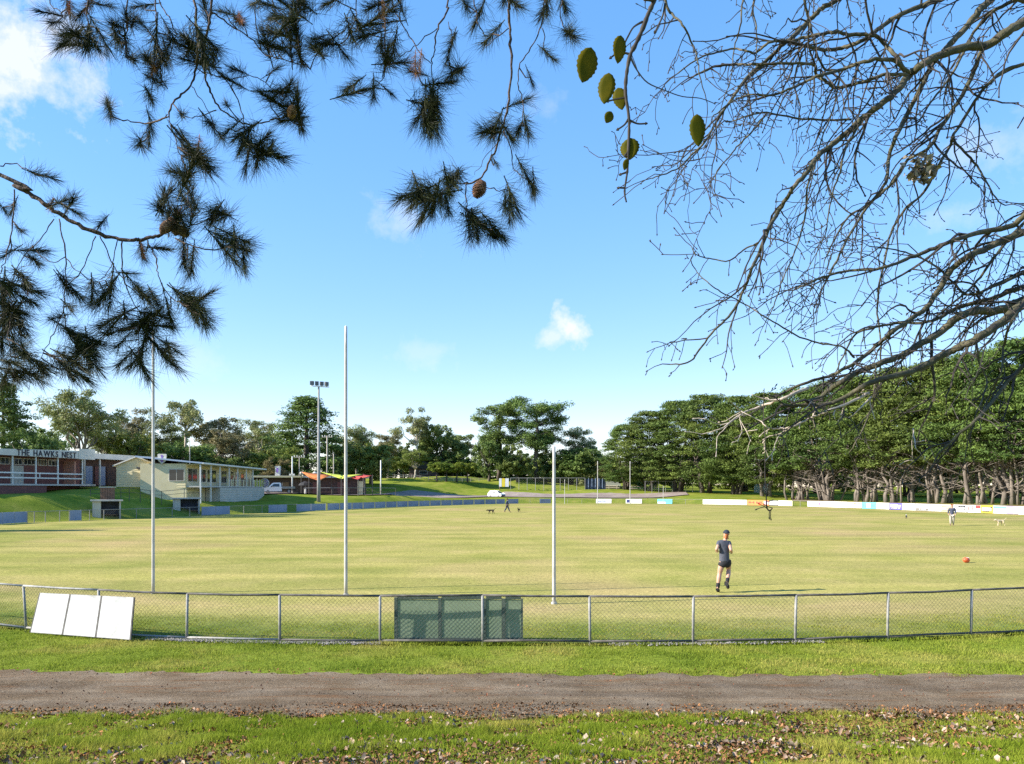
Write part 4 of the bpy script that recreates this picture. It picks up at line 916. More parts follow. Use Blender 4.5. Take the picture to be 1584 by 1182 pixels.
        for i in range(170):
            c, w0 = rr.choice(lobes); d = Vector((rr.gauss(0, 1), rr.gauss(0, 1), rr.gauss(0, 1))).normalized(); p = c+d*w0*rr.uniform(.6, 1); w = rr.uniform(.4, .85); cen.append((p.x, p.y, max(.4, p.z-.5))); rad.append((w, w, w*.75))
        v, f = leaf_cloud(cen, rad, 85, .135, g, .3, .75, 1.5, .3)
    cm = fast_mesh('crown', v, f); tm = bpy.data.meshes.new('trunk'); tm.from_pydata(tk.v, [], tk.f); tm.polygons.foreach_set('use_smooth', np.ones(len(tm.polygons), dtype=bool)); tm.update()
    wd = 2*np.percentile(np.hypot(v[:, 0], v[:, 1]), 97); PROTO[key] = (cm, tm, float(v[:, 2].max()), float(wd)); return PROTO[key]
CM = {}
def tree(name, kind, seed, px, top, hw, d, leaf, bark, label, group, cat='tree', base=None):
    cm, tm, H, wd = proto(kind, seed); b = onground(px, d)
    if base is not None: b.z = base
    h = CAM_H+(HY-top)/F*d-b.z; w = 2*hw/F*d
    t = thing(name, label, cat, b, random.Random(int(px*13+d)).uniform(0, 6.28), group); sc = (w/wd, w/wd, h/H)
    for nm, me, m in (('trunk', tm, bark_m[bark]), ('crown', cm, leaf_m[leaf])):
        if not me.materials: me.materials.append(None)
        o = link(nm, me, None, t); o.scale = sc; o.material_slots[0].link = 'OBJECT'; o.material_slots[0].material = m
    return t
ordn = ['first', 'second', 'third', 'fourth', 'fifth', 'sixth', 'seventh', 'eighth', 'ninth', 'tenth', 'eleventh', 'twelfth', 'thirteenth', 'fourteenth', 'fifteenth', 'sixteenth', 'seventeenth']
row = [(968, 655, 38, 206), (1003, 634, 46, 201), (1046, 618, 48, 195), (1092, 608, 50, 187), (1138, 611, 50, 179), (1186, 605, 54, 171), (1236, 597, 56, 163), (1286, 587, 58, 154), (1338, 577, 62, 145), (1392, 566, 64, 137), (1450, 553, 68, 129), (1512, 540, 72, 121), (1580, 522, 78, 113), (1668, 508, 84, 106)]
for i, (px, top, hw, d) in enumerate(row):
    tree('cypress_tree', 'oldcypress' if i > 5 else 'cypress', i % 5, px, top, hw*1.28, d, 'cypress', 'dark' if i < 5 else 'grey', f'{ordn[i]} tall dark cypress from the far end of the right-hand row', 'row of cypress trees along the right')
for i, (px, top, hw, d) in enumerate([(1150, 640, 60, 215), (1270, 620, 70, 200), (1400, 600, 80, 180), (1540, 570, 90, 165)]):       # second rank that closes the gaps
    tree('cypress_tree', 'cypress', (i+2) % 5, px, top, hw, d, 'cypress', 'dark', f'{ordn[i]} cypress from the far end of the rank behind the right-hand row', 'rear rank of cypress trees')
BK = 'trees on the hill beyond the oval'
def T_(name, kind, seed, px, top, hw, d, leaf, bark, label): tree(name, kind, seed, px, top, hw*1.16, d, leaf, bark, label, BK)
T_('conifer_tree', 'conifer', 1, 5, 588, 48, 150, 'pine', 'dark', 'dark conifer cut by the left picture edge behind the clubrooms')
T_('bushy_tree', 'bush', 1, 42, 656, 46, 118, 'bush', 'dark', 'low dense green tree directly above the clubrooms lettering')
T_('gum_tree', 'gum', 1, 120, 602, 58, 140, 'gum', 'grey', 'big round open gum tree behind the right end of the clubrooms')
T_('gum_tree', 'gum', 2, 160, 650, 34, 150, 'gum', 'grey', 'smaller gum leaning out right of the big round gum')
T_('gum_tree', 'tallgum', 1, 205, 630, 34, 165, 'brown', 'pale', 'thin topped gum left of the leftmost goal post')
T_('bushy_tree', 'bush', 2, 205, 668, 36, 150, 'light', 'dark', 'light green bushy tree above the gabled building')
T_('gum_tree', 'tallgum', 2, 286, 615, 44, 172, 'gum', 'pale', 'tall gum with pale trunk right of the leftmost goal post')
T_('gum_tree', 'gum', 3, 250, 650, 36, 165, 'gum', 'grey', 'grey green gum seen just right of the leftmost goal post')
T_('bushy_tree', 'bush', 3, 285, 682, 40, 152, 'bush', 'dark', 'dark bushy tree right above the pavilion roof')
T_('gum_tree', 'brown', 1, 335, 644, 42, 176, 'brown', 'pale', 'brownish gum behind the middle of the pavilion')
T_('gum_tree', 'gum', 4, 352, 662, 34, 160, 'brown', 'grey', 'rounded brown green gum over the right part of the pavilion')
T_('gum_tree', 'tallgum', 3, 400, 646, 36, 195, 'gum', 'pale', 'open gum with sky showing through, left of the dark conifer')
T_('bushy_tree', 'bush', 1, 385, 690, 44, 168, 'light', 'dark', 'light green bush behind the pavilion far end')
T_('conifer_tree', 'conifer', 2, 474, 611, 58, 185, 'pine', 'dark', 'big dark broad conifer behind the floodlight mast')
T_('olive_shrub', 'bush', 4, 428, 706, 26, 156, 'olive', 'dark', 'yellowish shrub over the amenities block roof')
T_('bushy_tree', 'bush', 2, 440, 690, 36, 170, 'light', 'dark', 'light green spreading tree at the foot of the dark conifer')
T_('bushy_tree', 'bush', 5, 350, 705, 40, 155, 'bush', 'dark', 'low dark bush just above the pavilion veranda roof')
T_('gum_tree', 'gum', 5, 553, 657, 32, 215, 'gum', 'grey', 'gum tree immediately right of the middle goal post')
T_('willow_tree', 'bush', 3, 574, 682, 42, 190, 'light', 'dark', 'rounded soft green tree above the right end of the shade sails')
T_('gum_tree', 'brown', 2, 601, 670, 24, 240, 'brown', 'grey', 'narrow brownish gum behind the soft green tree')
T_('gum_tree', 'tallgum', 1, 642, 629, 30, 245, 'gum', 'pale', 'tallest open gum on the hill left of the pines')
T_('bushy_tree', 'bush', 4, 625, 676, 32, 250, 'bush', 'dark', 'dark bushy tree left of the dark roofed house')
T_('bushy_tree', 'bush', 5, 674, 656, 36, 255, 'bush', 'dark', 'tall dark bushy tree right of the tallest open gum')
T_('gum_tree', 'gum', 2, 712, 670, 28, 260, 'bush', 'grey', 'dark gum left of the tall pines')
T_('gum_tree', 'gum', 4, 641, 694, 24, 228, 'light', 'pale', 'small white trunked gum standing in front of the hill fence')
T_('bushy_tree', 'bush', 1, 700, 696, 36, 250, 'bush', 'dark', 'dark bush behind the row of four small round trees')
T_('bushy_tree', 'bush', 2, 655, 700, 40, 256, 'gum', 'dark', 'grey green bush behind the dark roofed house')
for i, px in enumerate((676, 690.5, 707, 724)): T_('round_tree', 'mop', i+1, px, 714+i % 2, 14.5, 214+i, 'lime', 'dark', f'{ordn[i]} from left of four small round trees on the grass slope')
T_('pine_tree', 'pine', 1, 771, 619, 36, 232, 'pine', 'dark', 'left one of the two tall bare trunked pines')
T_('pine_tree', 'pine', 2, 830, 612, 42, 228, 'pine', 'dark', 'right one of the two tall bare trunked pines')
T_('bushy_tree', 'bush', 3, 757, 676, 26, 226, 'pine', 'dark', 'dark green tree at the foot of the left tall pine')
T_('bushy_tree', 'bush', 4, 800, 684, 30, 224, 'bush', 'dark', 'bush between the trunks of the two tall pines')
T_('bushy_tree', 'bush', 1, 845, 690, 26, 236, 'light', 'dark', 'lighter bush right of the right tall pine trunk')
T_('gum_tree', 'gum', 3, 893, 658, 28, 236, 'gum', 'grey', 'gum tree above the right end of the cricket nets')
T_('bushy_tree', 'bush', 5, 884, 692, 42, 228, 'bush', 'dark', 'wide dark bush behind the cricket nets')
T_('bushy_tree', 'bush', 2, 936, 704, 20, 222, 'olive', 'dark', 'small yellow green bush at the far goal post')
T_('bushy_tree', 'bush', 3, 965, 716, 24, 226, 'light', 'dark', 'low bush under the far end of the cypress row')
for i, (px, top, hw, d, lf) in enumerate([(70, 655, 60, 220, 'bush'), (180, 672, 50, 230, 'gum'), (250, 676, 50, 236, 'bush'), (310, 668, 60, 240, 'bush'), (420, 668, 56, 250, 'gum'), (530, 676, 46, 255, 'bush'), (600, 690, 40, 270, 'gum'), (660, 694, 44, 272, 'bush'), (735, 692, 44, 275, 'bush'), (800, 700, 46, 275, 'bush'), (860, 704, 44, 272, 'gum'), (915, 695, 40, 270, 'gum')]):
    x = (px-CX)/F*d; tree('distant_tree', 'bush', i % 5+1, px, top, hw, d, lf, 'dark', f'{ordn[i]} from left of the dim trees filling the skyline behind', BK, base=G(x, d)-3.5)
for i, (px, d) in enumerate([(985, 250), (1040, 250), (1095, 245), (1150, 240), (1210, 236), (1275, 230), (1340, 222), (1410, 215), (1480, 205), (1550, 198), (1620, 192)]):
    x = (px-CX)/F*d; tree('thicket_tree', 'bush', i % 5+1, px, 690-(i > 6)*12, 42, d, 'bush', 'dark', f'{ordn[i]} from left of the dark thicket seen between the cypress trunks', 'thicket behind the cypress row', base=G(x, d)-2.8)
for i, (x, y, h) in enumerate([(-66, 49.5, 19), (-71, 75.5, 24), (-70, 82, 24)]):       # conifers just out of the picture that shade the bank and streak the turf
    t = tree('conifer_tree', 'conifer', i % 2+1, x/y*F+CX, HY-(h+G(x, y)-CAM_H)/y*F, (60 if i == 0 else 105)*60/y, y, 'pine', 'dark', f'{ordn[i]} conifer standing out of the picture left of the clubrooms', 'conifers left of the picture')
# ================================================================ FOREGROUND TREES
def smooth_path(pts, rad, per=5):
    """Catmull-Rom through the points, radii interpolated"""
    out, ro = [], []; n = len(pts)
    for i in range(n-1):
        p0, p1, p2, p3 = pts[max(0, i-1)], pts[i], pts[i+1], pts[min(n-1, i+2)]
        for q in range(per):
            t = q/per; out.append(.5*((2*p1)+(p2-p0)*t+(2*p0-5*p1+4*p2-p3)*t*t+(3*p1-p0-3*p2+p3)*t**3)); ro.append(rad[i]*(1-t)+rad[i+1]*t)
    return out+[pts[-1]], ro+[rad[-1]]
limb_m = mat('mossy grey branch bark', (.045, .037, .028), .85, (.12, .10, .065), 7, 6, bump=.6, bscale=60, col3=(.065, .06, .03))
twig_m = mat('dark twig bark', (.022, .018, .016), .8, (.05, .04, .032), 20)
pale_m = mat('bleached dead wood', (.32, .26, .2), .8, (.46, .38, .31), 9, bump=.4)
# --- the bare tree whose trunk stands just out of the picture at right
TB = Vector((8.2, 8.6, 0)); TB.z = G(TB.x, TB.y)
bare = thing('bare_tree', 'leafless deciduous tree reaching in from the right with spreading knobbly branches', 'tree', TB)
mb = MB(); mb.tube([TB+Vector((0, 0, -.3)), TB+Vector((0, 0, .3)), TB+Vector((-.05, 0, 2)), TB+Vector((-.1, -.05, 4.2)), TB+Vector((-.2, 0, 7)), TB+Vector((0, .1, 10))], [.42, .34, .29, .26, .17, .06], 12); mb.build('trunk', limb_m, bare, smooth=True)
ka, kb = lambda u, v: (984+u/2.638, v/2.638), lambda u, v: (984+u/2.638, 250+v/2.638)
LIMBS = [  # frame, depth start, depth end, width start, width end (crop px), points from thick to thin
 (ka, 6.6, 5.6, 40, 6, [(1583, 90), (1500, 140), (1430, 185), (1340, 195), (1240, 225), (1160, 270), (1110, 310), (1075, 360), (1010, 420), (930, 480), (870, 530), (800, 590), (740, 640), (700, 700), (640, 770), (580, 860), (530, 960), (500, 1040), (470, 1100), (440, 1182), (390, 1280), (320, 1345), (260, 1425), (210, 1480), (140, 1487)]),
 (ka, 6.3, 5.7, 20, 5, [(1110, 300), (1060, 250), (1000, 243), (930, 252), (850, 280), (770, 305), (735, 312), (680, 340), (620, 365), (560, 388), (490, 385), (430, 395), (370, 430), (310, 480)]),
 (ka, 6.3, 6.1, 16, 10, [(1105, 305), (1020, 305), (930, 335), (820, 358), (770, 325), (735, 305), (725, 265), (640, 258), (500, 262), (400, 265), (330, 268), (270, 295)]),
 (ka, 6.9, 5.9, 23, 6, [(1230, 0), (1150, 30), (1080, 60), (1020, 95), (960, 140), (900, 175), (840, 195), (770, 203), (720, 195), (660, 180), (600, 165), (540, 175), (490, 215), (460, 210), (400, 200), (330, 215), (260, 235), (170, 300)]),
 (ka, 6.4, 6.4, 18, 14, [(1095, 285), (1060, 230), (1010, 175), (965, 143), (880, 142), (820, 130), (750, 140), (680, 155), (640, 168)]),
 (ka, 6.9, 5.6, 22, 5, [(815, 0), (740, 50), (690, 100), (640, 150), (590, 190), (540, 240), (470, 300), (420, 360), (380, 420), (340, 470), (310, 530), (270, 590), (220, 640), (180, 680), (120, 710), (60, 728)]),
 (ka, 7.3, 6.2, 30, 8, [(1445, 0), (1380, 70), (1320, 140), (1270, 190), (1210, 260), (1170, 340), (1110, 460), (1060, 560), (1030, 640), (1020, 740), (940, 850), (870, 960), (820, 1060), (770, 1160)]),
 (ka, 7.2, 6.4, 16, 5, [(1583, 260), (1500, 290), (1440, 340), (1390, 400), (1340, 480), (1290, 560), (1280, 600), (1230, 680), (1170, 790), (1100, 850), (1040, 950), (1010, 1080), (990, 1180), (985, 1280), (1000, 1420), (990, 1540), (960, 1670), (900, 1800), (870, 1850)]),
 (ka, 7.0, 6.6, 20, 7, [(1410, 210), (1370, 310), (1330, 390), (1290, 450), (1240, 530), (1190, 610), (1110, 650), (1050, 740), (1000, 790), (930, 850), (870, 880), (820, 960), (780, 1040)]),
 (ka, 7.5, 6.9, 16, 6, [(1545, 0), (1440, 60), (1380, 130), (1330, 230), (1270, 330), (1200, 420), (1150, 500), (1090, 520)]),
 (ka, 6.2, 5.6, 26, 6, [(1583, 880), (1540, 920), (1400, 950), (1300, 980), (1200, 1020), (1100, 1060), (1000, 1095), (870, 1105), (760, 1130), (700, 1160), (640, 1185)]),
 (kb, 6.4, 5.9, 32, 10, [(1583, 290), (1500, 320), (1420, 360), (1350, 390), (1290, 440), (1230, 530), (1180, 600), (1110, 650), (1040, 700), (960, 770), (880, 830), (800, 870), (700, 900), (600, 945), (520, 1000)]),
 (kb, 6.8, 6.2, 22, 6, [(1583, 510), (1500, 540), (1420, 570), (1330, 590), (1260, 625), (1190, 655), (1060, 660), (960, 680), (900, 700), (860, 760), (820, 850)]),
 (kb, 6.0, 5.5, 42, 14, [(1583, 580), (1510, 640), (1440, 690), (1370, 735), (1290, 770), (1230, 800), (1140, 850), (1030, 880), (940, 910), (880, 945), (800, 985), (700, 995), (590, 995)]),
 (kb, 6.5, 5.6, 40, 18, [(1583, 570), (1490, 605), (1400, 610), (1320, 630), (1250, 690), (1170, 740), (1080, 790), (980, 830), (900, 860), (850, 890), (790, 930), (750, 965), (700, 980)]),
 (kb, 6.0, 5.6, 8, 4, [(890, 800), (840, 755), (740, 740), (620, 690), (520, 630), (440, 580), (360, 540), (300, 500), (240, 440), (222, 400)]),
 (kb, 5.6, 5.4, 8, 4, [(500, 330), (440, 360), (380, 405), (310, 395), (250, 385), (225, 345)]),
 (kb, 5.4, 5.2, 22, 9, [(1640, 760), (1583, 830), (1500, 920), (1400, 1040), (1310, 1120), (1230, 1200)]),
 (kb, 5.4, 5.3, 12, 6, [(1600, 560), (1530, 660), (1500, 760), (1490, 860), (1440, 960), (1400, 1040)]),
 (kb, 5.5, 5.4, 10, 4, [(1390, 735), (1400, 820), (1430, 900), (1400, 1000), (1360, 1120), (1340, 1220)]),
 (kb, 5.8, 5.4, 8, 3, [(980, 830), (970, 950), (960, 1010), (900, 1080), (800, 1150), (760, 1200)]),
 (kb, 6.6, 6.3, 14, 5, [(1583, 455), (1480, 500), (1360, 545), (1290, 490), (1230, 430), (1150, 390), (1060, 360), (950, 345)]),
 (ka, 6.8, 6.2, 14, 5, [(1583, 910), (1500, 1000), (1440, 1080), (1380, 1160), (1300, 1230), (1220, 1300), (1150, 1400), (1080, 1480)]),
 (ka, 7.0, 6.4, 12, 4, [(1290, 570), (1340, 620), (1400, 690), (1440, 760), (1490, 830), (1583, 830)]),
 (ka, 6.2, 5.6, 12, 4, [(930, 480), (880, 560), (850, 620), (830, 700), (800, 800), (780, 900), (770, 960), (700, 1100)]),
 (ka, 6.1, 5.7, 10, 4, [(735, 640), (700, 760), (690, 880), (650, 1020), (600, 1140), (560, 1250), (520, 1330)]),
 (ka, 6.4, 5.9, 10, 4, [(880, 488), (760, 490), (640, 480), (530, 460), (450, 475), (390, 495), (350, 500), (300, 560)]),
 (ka, 6.0, 5.6, 9, 4, [(530, 465), (480, 530), (420, 590), (380, 640), (330, 700), (320, 780)]),
 (ka, 6.9, 6.3, 12, 4, [(690, 0), (710, 90), (730, 190), (770, 280), (830, 300), (800, 460), (760, 560), (720, 720), (690, 860)]),
 (ka, 6.5, 6.1, 8, 4, [(440, 0), (430, 90), (400, 200), (390, 300), (350, 430)]),
 (ka, 6.6, 6.1, 8, 3, [(480, 0), (490, 110), (490, 220), (470, 300)]),
 (ka, 5.9, 5.3, 12, 4, [(120, 0), (150, 60), (190, 100), (230, 180), (250, 240), (260, 310), (290, 420)]),
]
PALE = [(kb, 5.7, 5.4, 16, 5, [(700, 925), (600, 965), (520, 995), (430, 1030), (370, 1075), (300, 1105)]), (kb, 5.7, 5.5, 14, 5, [(950, 945), (870, 985), (780, 1020), (720, 1045), (640, 1080), (590, 1090), (540, 1085), (510, 1060)]),
        (kb, 5.7, 5.5, 9, 4, [(960, 960), (920, 1000), (870, 1045), (830, 1030)]), (kb, 5.6, 5.5, 7, 3, [(640, 1080), (590, 1110), (565, 1160)]), (kb, 5.6, 5.5, 6, 3, [(430, 1030), (410, 1000), (390, 985)]), (kb, 5.6, 5.5, 6, 3, [(430, 1030), (350, 1100), (330, 1130)]),
        (kb, 5.7, 5.5, 8, 3, [(720, 1045), (735, 1000), (715, 980)]), (kb, 5.6, 5.5, 5, 3, [(420, 1035), (430, 1080)]), (kb, 5.7, 5.5, 6, 3, [(1130, 1090), (1140, 1160), (1160, 1190)])]
tr = random.Random(11)
def rv(s=1): return Vector((tr.gauss(0, s), tr.gauss(0, s), tr.gauss(0, s)))
def twig(mb, p, dirn, L, r, level, droop):
    """one knobbly twig with spurs and buds; bends a little at every node"""
    n = max(3, int(L/.055)); n = min(n, 9); st = L/n; pts = [p]; d = dirn.normalized()
    for i in range(n):
        d = (d+rv(.2)+Vector((0, 0, -droop*.12))).normalized(); pts.append(pts[-1]+d*st)
    rad = [max(.0027, r*(1-.55*i/n)) for i in range(n+1)]
    mb.tube(pts, rad, 4, False)
    e = pts[-1]; mb.tube([e-d*.004, e+d*.007, e+d*.018], [rad[-1], rad[-1]*2.0, .0008], 4, False)
    if level > 0:
        for i in range(1, n+1):
            for _ in range(tr.choice((0, 0, 1, 1)) if level > 1 else tr.choice((0, 0, 0, 1))):
                side = rv().cross(d).normalized(); nd = d*.55+side*.95+Vector((0, 0, tr.uniform(-.35, .3)))
                twig(mb, pts[i], nd, L*(tr.uniform(.22, .55) if level > 1 else tr.uniform(.12, .32)), rad[i]*.66, level-1, droop)
def make_limb(entry, m, tm, dens, first):
    fr, d0, d1, w0, w1, uv = entry; n = len(uv); pts, rad = [], []; jy = tr.uniform(-.15, .15)
    for i, (u, v) in enumerate(uv):
        t = i/(n-1); px, py = fr(u, v); d = d0*(1-t)+d1*t+.12*math.sin(i*1.7+u)*(1 if 0 < i < n-1 else 0)
        pts.append(P(px, py, d)); rad.append((w0*(1-t)**1.1+w1*(1-(1-t)**1.1))/2.638/2/F*d*.92)
    u0, v0 = uv[0]
    if u0 > 1560 or v0 <= 2:                 # carry on out of the picture to the trunk
        s = pts[0]; dd = (pts[0]-pts[1]).normalized(); q = s+dd*.6+Vector((.2, .05, .05)); zt = min(9.2, max(2.6, q.z-.5 if u0 > 1560 else q.z+.2)); e = Vector((TB.x-.1, TB.y, zt))
        pts = [e, e.lerp(q, .55)+Vector((0, 0, .25)), q]+pts; rad = [rad[0]*1.9, rad[0]*1.5, rad[0]*1.15]+rad
    sp, sr = smooth_path(pts, rad, 5)
    for i in range(1, len(sp)-1): sp[i] = sp[i]+rv(.002+.05*sr[i]); sr[i] *= tr.uniform(.95, 1.06)
    limb = MB(); limb.tube(sp, sr, 8); lo = limb.build('limb', m, bare, smooth=True)
    tw_ = MB(); acc = 0; e_w = w0
    for i in range(1, len(sp)):
        if sp[i].x > .72*sp[i].y: continue   # out of view
        acc += (sp[i]-sp[i-1]).length*dens
        while acc > 0:
            acc -= tr.uniform(.5, 1.5); t = (sp[i]-sp[i-1]).normalized(); side = rv().cross(t).normalized(); L = tr.choice((.07, .10, .16, .24, .36, .52, .75) if (e_w > 9 and sp[i].z > 4.1) else (.08, .12, .18, .26))*tr.uniform(.7, 1.2)
            twig(tw_, sp[i], t*tr.uniform(.3, 1.0)+side*.75+Vector((-.18, 0, -.4)), L, min(sr[i]*.7, .0046+.011*L), 2 if L > .2 else 1, .8)
    vis = [i for i in range(2, len(sp)) if sp[i].x < .70*sp[i].y and sp[i].x > .26*sp[i].y and sp[i].z < 3+.66*sp[i].y]
    if w0 >= 12 and vis and m is limb_m:     # long whippy side shoots
        for q in range(5 if w0 > 19 else 2):
            i = tr.choice(vis); t = (sp[i]-sp[i-1]).normalized(); side = rv().cross(t).normalized(); low = sp[i].z < 4.6
            twig(tw_, sp[i], t*.7+side*.6+Vector((-.25, 0, -.25 if low else -.6)), tr.uniform(.35, .6) if low else tr.uniform(.5, 1.0), min(sr[i]*.7, tr.uniform(.008, .013)), 2, .5)
    twig(tw_, sp[-1], (sp[-1]-sp[-2]), .18, sr[-1]*.9, 1, .5)
    if tw_.v:
        me = bpy.data.meshes.new('twigs'); off = base_of(bare); me.from_pydata([tuple(Vector(p)-off) for p in tw_.v], [], tw_.f); tag(link('twigs', me, tm, lo), kind='stuff')
    return lo
for k, e in enumerate(LIMBS): make_limb(e, limb_m, twig_m, 4.6 if e[3] > 15 else 5.0, k)
for e in PALE: make_limb(e, pale_m, pale_m, 2.0, 0)
# dangling end that hangs down in front of the far boards
mb = MB(); hang = [P(*q) for q in ((1182, 601, 5.5), (1181, 640, 5.5), (1184, 690, 5.45), (1183, 730, 5.45), (1185, 765, 5.4), (1186, 784, 5.4), (1190, 790, 5.4), (1195, 786, 5.4))]
hp, hr = smooth_path(hang, [.003, .003, .003, .003, .0045, .005, .005, .003], 4); mb.tube(hp, hr, 5)
for i in range(6, len(hp), 2): twig(mb, hp[i], rv(), .07, .002, 0, .5)
mb.build('hanging_twig', twig_m, bare)
# clump of dead leaves and old fruit in the branches
cl = MB(); c0 = P(984+1165/2.638, 690/2.638, 6.4)
for i in range(150):
    p = c0+Vector((tr.gauss(0, .065), tr.gauss(0, .04), tr.gauss(0, .05))); a = rv().normalized(); b = a.cross(rv()).normalized(); s = tr.uniform(.018, .04); n_ = a.cross(b)
    cl.add([p-a*s, p+b*s*.7+n_*s*.3, p+a*s*1.2, p-b*s*.7+n_*s*.3], [(0, 1, 2), (0, 2, 3)])
tag(cl.build('dead_leaf_clump', mat('dead leaves', (.16, .12, .09), .8, (.3, .24, .18), 20, island=.5), bare), kind='stuff')
# the near twig with its last green leaves
kl = lambda u, v: (860+u/3.58, v/3.58)
LT = [(545, -40), (545, 0), (510, 80), (480, 160), (440, 250), (410, 310), (390, 420), (385, 520), (400, 620), (405, 700), (400, 850), (395, 950), (380, 1060), (390, 1120)]
pts = [P(*kl(u, v), 2.6) for u, v in LT]; pts = [Vector((TB.x-.1, TB.y, 7.2)), Vector((3.5, 4.8, 6.3)), Vector((1.0, 3.0, 5.1))]+pts
rad = [.05, .028, .014]+[.0085-.0058*i/13 for i in range(14)]; sp, sr = smooth_path(pts, rad, 5)
for i in range(18, len(sp)): sr[i] *= tr.uniform(.85, 1.3)
lt = MB().tube(sp, sr, 7).build('leaf_twig', twig_m, bare, smooth=True)
mb = MB()
for seg in ([(480, 120), (430, 150), (400, 200), (370, 260)], [(410, 300), (350, 290), (305, 318)], [(400, 660), (380, 690), (345, 715)], [(405, 665), (450, 685), (495, 685)], [(410, 310), (450, 390), (510, 460), (600, 500), (700, 535), (800, 545), (880, 575)], [(605, 20), (590, 90), (550, 175)], [(400, 950), (360, 965)], [(385, 1040), (350, 1040)], [(388, 540), (330, 550), (290, 560)], [(405, 830), (385, 860)]):
    q = [P(*kl(u, v), 2.6 if len(seg) < 6 else 2.6+.45*i) for i, (u, v) in enumerate(seg)]; a, b = smooth_path(q, [.0042]+[.003]*(len(q)-1), 4); mb.tube(a, b, 5)
    e = a[-1]; mb.tube([e, e+(a[-1]-a[-2]).normalized()*.008], [.006, .002], 5)
mb.build('side_twig', twig_m, bare)
green_leaf = mat('autumn green leaf', (.10, .11, .006), .6, (.19, .16, .01), 16, 3, trans=.6, spec=.1)
def leaf(cu, cv, wd, ht, ang, d, bend):
    c = P(*kl(cu, cv), d); s = d/F/3.58; W_, H_ = wd*s*.44, ht*s*.46; N = 15; lr = random.Random(int(cu)); v = []; f = []
    yaw = lr.uniform(-.5, .5); ca, sa = math.cos(ang), math.sin(ang)
    for i in range(N+1):
        t = i/N; prof = math.sin(math.pi*t**.8)**.72 if 0 < t < 1 else .02
        tooth = 1+(.09 if i % 2 else -.03)
        for k in (-1, -.5, 0, .5, 1):
            x = W_*prof*k*(tooth if abs(k) == 1 else 1); z = H_*(1-2*t); y = (abs(k)**1.5*.06-.03)*W_+bend*.5*W_*math.sin(t*3)+x*yaw
            v.append(c+Vector((x*ca-z*sa, y, x*sa+z*ca)))
    for i in range(N):
        for k in range(4): a = i*5+k; f.append((a, a+1, a+6, a+5))
    o = MB().add(v, f).build('leaf', green_leaf, bare, smooth=True); sd = o.modifiers.new('thickness', 'SOLIDIFY'); sd.thickness = .0006
    top = c+Vector((-H_*sa*-1*-1, 0, 0)) if False else None
for a in ((170, 360, 128, 218, -.25, 2.5, .3), (350, 275, 84, 172, -.12, 2.56, -.3), (280, 490, 104, 190, -.15, 2.55, .3), (355, 548, 84, 136, .2, 2.62, -.2), (292, 650, 58, 76, -.45, 2.55, .1), (410, 825, 112, 132, 0, 2.6, .25), (386, 912, 38, 72, -.25, 2.58, .1), (785, 722, 98, 196, .05, 2.75, .2)): leaf(*a)

# --- the pine whose trunk stands out of the picture at left
PB = Vector((-5.6, 3.6, 0)); PB.z = G(PB.x, PB.y)
pine = thing('pine_tree', 'dark needled pine hanging its branches and cones into the upper left', 'tree', PB)
pbark = mat('pine bark', (.035, .024, .02), .9, (.09, .06, .045), 9, 6, bump=.8, bscale=50)
MB().tube([PB+Vector((0, 0, -.3)), PB+Vector((0, 0, .4)), PB+Vector((.1, 0, 3)), PB+Vector((0, .1, 7)), PB+Vector((.1, 0, 12))], [.48, .38, .33, .26, .12], 14).build('trunk', pbark, pine, smooth=True)
k5, k6, k7 = (lambda u, v: (u/3.168, v/3.168)), (lambda u, v: (u/3.168, 230+v/3.168)), (lambda u, v: (450+u/2.956, v/2.956))
OVER = [Vector((-5.5, 3.6, 6.9)), Vector((-3.4, 3.4, 6.2)), Vector((-1.6, 3.3, 5.75)), Vector((-.2, 3.25, 5.6)), Vector((.9, 3.2, 5.5))]
op_, or_ = smooth_path(OVER, [.08, .055, .04, .028, .012], 8); MB().tube(op_, or_, 9).build('limb', pbark, pine, smooth=True)
